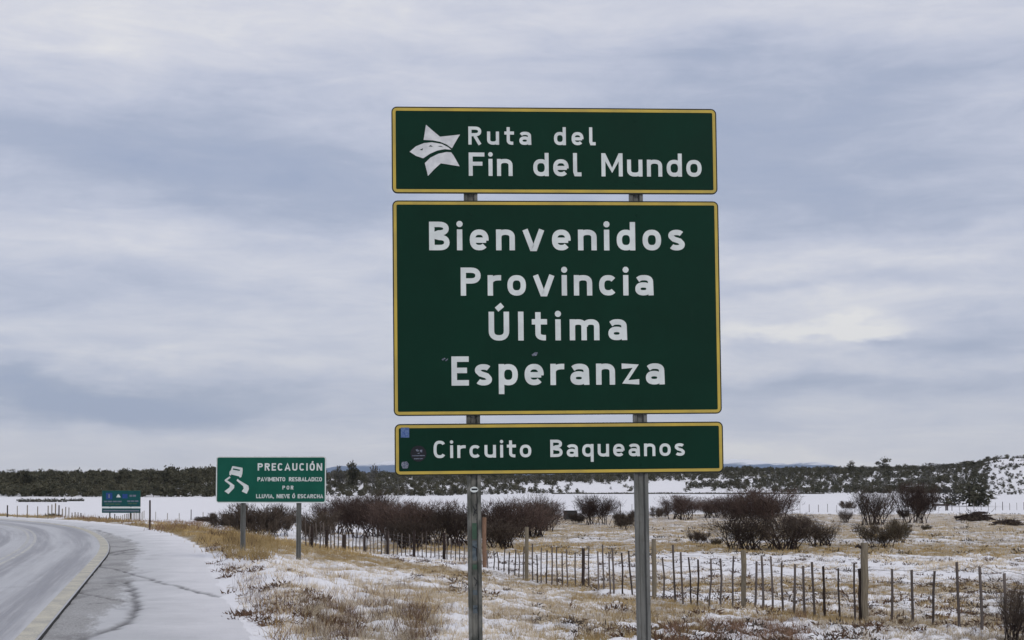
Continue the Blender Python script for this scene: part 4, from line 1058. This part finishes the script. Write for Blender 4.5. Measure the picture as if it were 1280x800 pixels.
def tank(px, py):
    g = loc(px, py); k = g.y/F; w, h = 17*k, 12*k; o = empty('metal_tank', g); tag(o, 'small square dark grey tank beside a shrub behind the fence', 'tank')
    b = MB(); b.prism(rrect(-w/2, w/2, .15, h, .12), -.6, .6); b.build('body', 'dark_steel', o)
    b = MB(); b.prism(rrect(-w/2-.06, w/2+.06, h+.002, h+.08, .03), -.66, .66); b.build('lid', 'dark_steel', o)
    for s1 in (-.35, .35): b = MB(); b.box(w*s1-.06, w*s1+.06, -.5, .5, -.1, .148); b.build('skid', 'dark_wood', o)
tank(713, 651)
def bank(px0, px1, py, hpx, label, m='leaf_dark'):
    a, c = loc(px0, py), loc(px1, py); k = a.y/F; L_ = (c-a).length; rng = np.random.default_rng(int(abs(px0))); n = int(L_*60)
    u = rng.random(n); P = np.array(a)[None]+(np.array(c)-np.array(a))[None]*u[:, None]; P[:, 1] += rng.normal(size=n)*.7
    P[:, 2] = ground(P[:, 0], P[:, 1])+rng.random(n)*hpx*k*(.55+.45*np.sin(u*19)**2)
    V, T_ = tri_cloud(P, unit(rng.normal(size=(n, 3))), rng.uniform(.25, .6, n), rng.uniform(.15, .35, n), rng)
    o = link('hedge', np_mesh('hedge', V, T_, m)); tag(o, label, 'hedge'); return o
bank(22, 84, 627.5, 4, 'low dark hedge strip on the snow at far left', 'leaf_dark')
bank(84, 103, 626.5, 3, 'short ragged end of dark hedge on the far left snow', 'leaf_dark')
bank(690, 1030, 617.5, 1.8, 'long thin dark hedge line across the far snow right of the sign', 'leaf_dark')
bank(-40, 70, 645.8, 3.0, 'dark strip of low scrub along the outside of the far bend', 'leaf_dark')

# ------------------------------------------------------------------ grass: real blades, where the snow lets them through
rng = np.random.default_rng(5)
def scatter(n, y0, y1, px0=-60, px1=1340):
    Y = y0*(y1/y0)**rng.random(n); X = (rng.uniform(px0, px1, n)-640)/F*Y; return X, Y
def blades(X, Y, nb, hgt, wid, sp, m, name, label, dirn=None):
    n = len(X); Z = ground(X, Y); base = np.stack([X, Y, Z-.02], 1)
    H = hgt*rng.uniform(.6, 1.25, n)
    P = np.repeat(base, nb, 0); hh_ = np.repeat(H, nb); k = len(P); P[:, :2] += rng.normal(size=(k, 2))*(sp*.35)
    D = unit(np.concatenate([rng.normal(size=(k, 2))*.45, np.ones((k, 1))], 1)); L_ = hh_*rng.uniform(.5, 1.1, k)
    V, T_ = tri_cloud(P, D, L_, wid*rng.uniform(.6, 1.4, k), rng)
    o = link(name, np_mesh(name, V, T_, m)); tag(o, label, 'grass', kind='stuff'); return o
m_leaf('blade_ochre', (.36, .265, .125), (.27, .190, .090), (.48, .375, .210), 1.5)
m_leaf('blade_pale', (.52, .445, .33), (.41, .335, .24), (.66, .61, .53), 1.5)
m_leaf('blade_brown', (.120, .070, .045), (.190, .120, .080), (.080, .048, .035), 1.5)
def thr(X, Y, lo, hi):
    c, tn = cover(X, Y); c = c+(fbm(X, Y, .42, 4, 15)-.5)*1.1; return c, tn
X, Y = scatter(60000, 21, 62); d = dist_edge(X, Y); c, tn = thr(X, Y, 0, 0); ok = (d > 3.9) & (c < .50); X, Y, tn = X[ok], Y[ok], tn[ok]
s1 = rng.random(len(X)); a_ = (tn+.4*(s1-.5) > .55); b2 = (~a_) & (s1 < .70); c2 = (~a_) & ~b2
blades(X[a_][:9000], Y[a_][:9000], 12, .15, .012, .22, 'blade_ochre', 'ochre_grass', 'ochre dead grass in front of and behind the fence')
blades(X[b2][:9000], Y[b2][:9000], 11, .13, .012, .22, 'blade_pale', 'pale_grass', 'pale frosted grass poking through snow')
blades(X[c2][:5000], Y[c2][:5000], 10, .12, .012, .20, 'blade_brown', 'brown_grass', 'brown dead weeds poking through snow')
X, Y = scatter(50000, 60, 190); d = dist_edge(X, Y); c, tn = thr(X, Y, 0, 0); ok = (d > 4.0) & (c < .42); X, Y, tn = X[ok], Y[ok], tn[ok]
s1 = rng.random(len(X)); a_ = (tn+.4*(s1-.5) > .5)
blades(X[a_][:8000], Y[a_][:8000], 9, .22, .035, .6, 'blade_ochre', 'far_ochre_grass', 'ochre grass across the middle field')
blades(X[~a_][:8000], Y[~a_][:8000], 9, .20, .035, .6, 'blade_pale', 'far_pale_grass', 'pale grass across the middle field')
# taller tussocks near the camera: verge between shoulder and sign, and clumps at the bottom of the picture
def tuss(px0, px1, py0, py1, n, hgt, m, name, label, nb=40, wid=.010, sp=.22):
    PX = rng.uniform(px0, px1, n); PY = rng.uniform(py0, py1, n); Z0 = 3.0*F/(PY-603); X = (PX-640)/F*Z0; Y = Z0
    for _ in range(5): zz = ground(X, Y, False); Y = (CAMZ-zz)*F/(PY-603); X = (PX-640)/F*Y
    ok = dist_edge(X, Y) > 3.6; return blades(X[ok], Y[ok], nb, hgt, wid, sp, m, name, label)
tuss(385, 545, 758, 805, 80, .32, 'blade_brown', 'brown_tussocks', 'brown tussocks on the near verge left of the sign post')
tuss(375, 560, 755, 812, 95, .30, 'blade_pale', 'pale_tussocks', 'pale tussocks on the near verge left of the sign post')
tuss(275, 450, 700, 775, 85, .22, 'blade_brown', 'thin_weeds', 'thin brown weeds on the verge below the caution sign', 16, .010, .35)
tuss(290, 560, 705, 770, 140, .20, 'blade_pale', 'frosted_weeds', 'frosted pale weeds on the verge below the caution sign', 22, .010, .35)
tuss(285, 345, 662, 700, 120, .55, 'blade_ochre', 'tall_ochre_grass', 'tall ochre grass round the posts of the caution sign', 26, .022, .5)
tuss(230, 460, 655, 698, 260, .32, 'blade_ochre', 'bank_grass', 'ochre grass on the bank behind the snow berm', 22, .022, .6)
tuss(255, 330, 660, 690, 60, .5, 'blade_brown', 'bank_weeds', 'brown weeds beside the caution sign', 20, .022, .5)
tuss(620, 900, 770, 806, 150, .20, 'blade_ochre', 'near_ochre_grass', 'ochre grass clumps between the sign posts', 36)
tuss(820, 1010, 778, 808, 150, .22, 'blade_brown', 'near_brown_grass', 'brown grass clumps right of the right sign post', 36)
tuss(1010, 1290, 770, 808, 120, .18, 'blade_pale', 'near_pale_grass', 'pale grass clumps at the lower right', 36)

# dark clods and dead rosettes breaking the snow round the fence
X, Y = scatter(9000, 23, 75, 480, 1340); d = dist_edge(X, Y); c, tn = thr(X, Y, 0, 0); nn = fbm(X, Y, .5, 3, 66); ok = (d > 9) & (nn > .50) & (c > .05); X, Y = X[ok][:1700], Y[ok][:1700]
def clods(X, Y, m, name, label, size, nb=26):
    n = len(X); Z = ground(X, Y); k = n*nb; sz = np.repeat(size*rng.uniform(.5, 1.3, n), nb)
    P = np.repeat(np.stack([X, Y, Z], 1), nb, 0); D = rng.normal(size=(k, 3)); D[:, 2] = np.abs(D[:, 2])*.45; D = unit(D)
    P = P+D*np.array([1, .8, .5])*(sz*rng.random(k)**.5)[:, None]-np.array([0, 0, .02]); Dv = unit(D+rng.normal(size=(k, 3))*.6+np.array([0, 0, .3]))
    V, T_ = tri_cloud(P, Dv, sz*.5*rng.uniform(.5, 1.2, k), sz*.16*rng.uniform(.6, 1.3, k), rng)
    tag(link(name, np_mesh(name, V, T_, m)), label, 'weeds', kind='stuff')
h_ = len(X)//2
clods(X[:h_], Y[:h_], 'twig_dark', 'dark_clods', 'dark clods of dead weeds showing through snow round the fence', .22)
clods(X[h_:], Y[h_:], 'blade_brown', 'brown_clods', 'brown clods of dead weeds showing through snow round the fence', .25)
X, Y = scatter(4000, 75, 190, 500, 1340); nn = fbm(X, Y, .2, 3, 67); ok = nn > .52; X, Y = X[ok][:700], Y[ok][:700]
clods(X, Y, 'twig_olive', 'field_clods', 'small olive weeds dotted over the middle field', .38, 20)

X, Y = scatter(9000, 21, 60, 180, 460); d = dist_edge(X, Y); nn = fbm(X, Y, .7, 3, 68); ok = (d > 3.25) & (d < 5.2) & (nn > .62); X, Y = X[ok][:170], Y[ok][:170]
clods(X, Y, 'blade_brown', 'verge_weeds', 'dark weeds along the outer rim of the shoulder', .20, 30)
X, Y = scatter(30000, 21, 60, 230, 700); d = dist_edge(X, Y); nn = fbm(X, Y, .55, 3, 69); ok = (d > 4.0) & (d < 14) & (nn > .40); X, Y = X[ok][:2300], Y[ok][:2300]
blades(X, Y, 18, .17, .010, .20, 'blade_pale', 'verge_grass', 'frosted pale grass all over the verge')

# ------------------------------------------------------------------ air
hz = MB(); hz.box(-12000, 12000, -3000, 15600, -60, 900)
hm = bpy.data.materials.new('air'); hm.use_nodes = True; t = NT(hm.node_tree)
pv = t.n('ShaderNodeVolumePrincipled', None, Color=(.82, .91, 1.0), Density=3.0e-5)
pv.inputs['Anisotropy'].default_value = 0.0
t.n('ShaderNodeOutputMaterial', None, Volume=pv); MAT['air'] = hm
tag(hz.build('haze', 'air'), 'thin haze over the far hills', kind='stuff')

tuss(300, 560, 735, 806, 110, .60, 'blade_brown', 'dry_stalks', 'tall dry stalks standing above the verge grass', 11, .009, .30)
tuss(300, 560, 715, 806, 80, .46, 'blade_ochre', 'straw_stalks', 'tall straw stalks standing above the verge grass', 14, .009, .22)

tuss(55, 290, 652, 664, 300, .40, 'blade_brown', 'far_bank_grass', 'brown grass on the bank outside the far bend', 18, .03, .9)
tuss(90, 330, 652, 668, 260, .40, 'blade_ochre', 'far_bank_straw', 'straw grass on the bank outside the far bend', 18, .03, .9)
tuss(250, 420, 690, 800, 170, .16, 'blade_brown', 'rim_weeds', 'thin brown weeds beside the shoulder snow', 14, .009, .30)
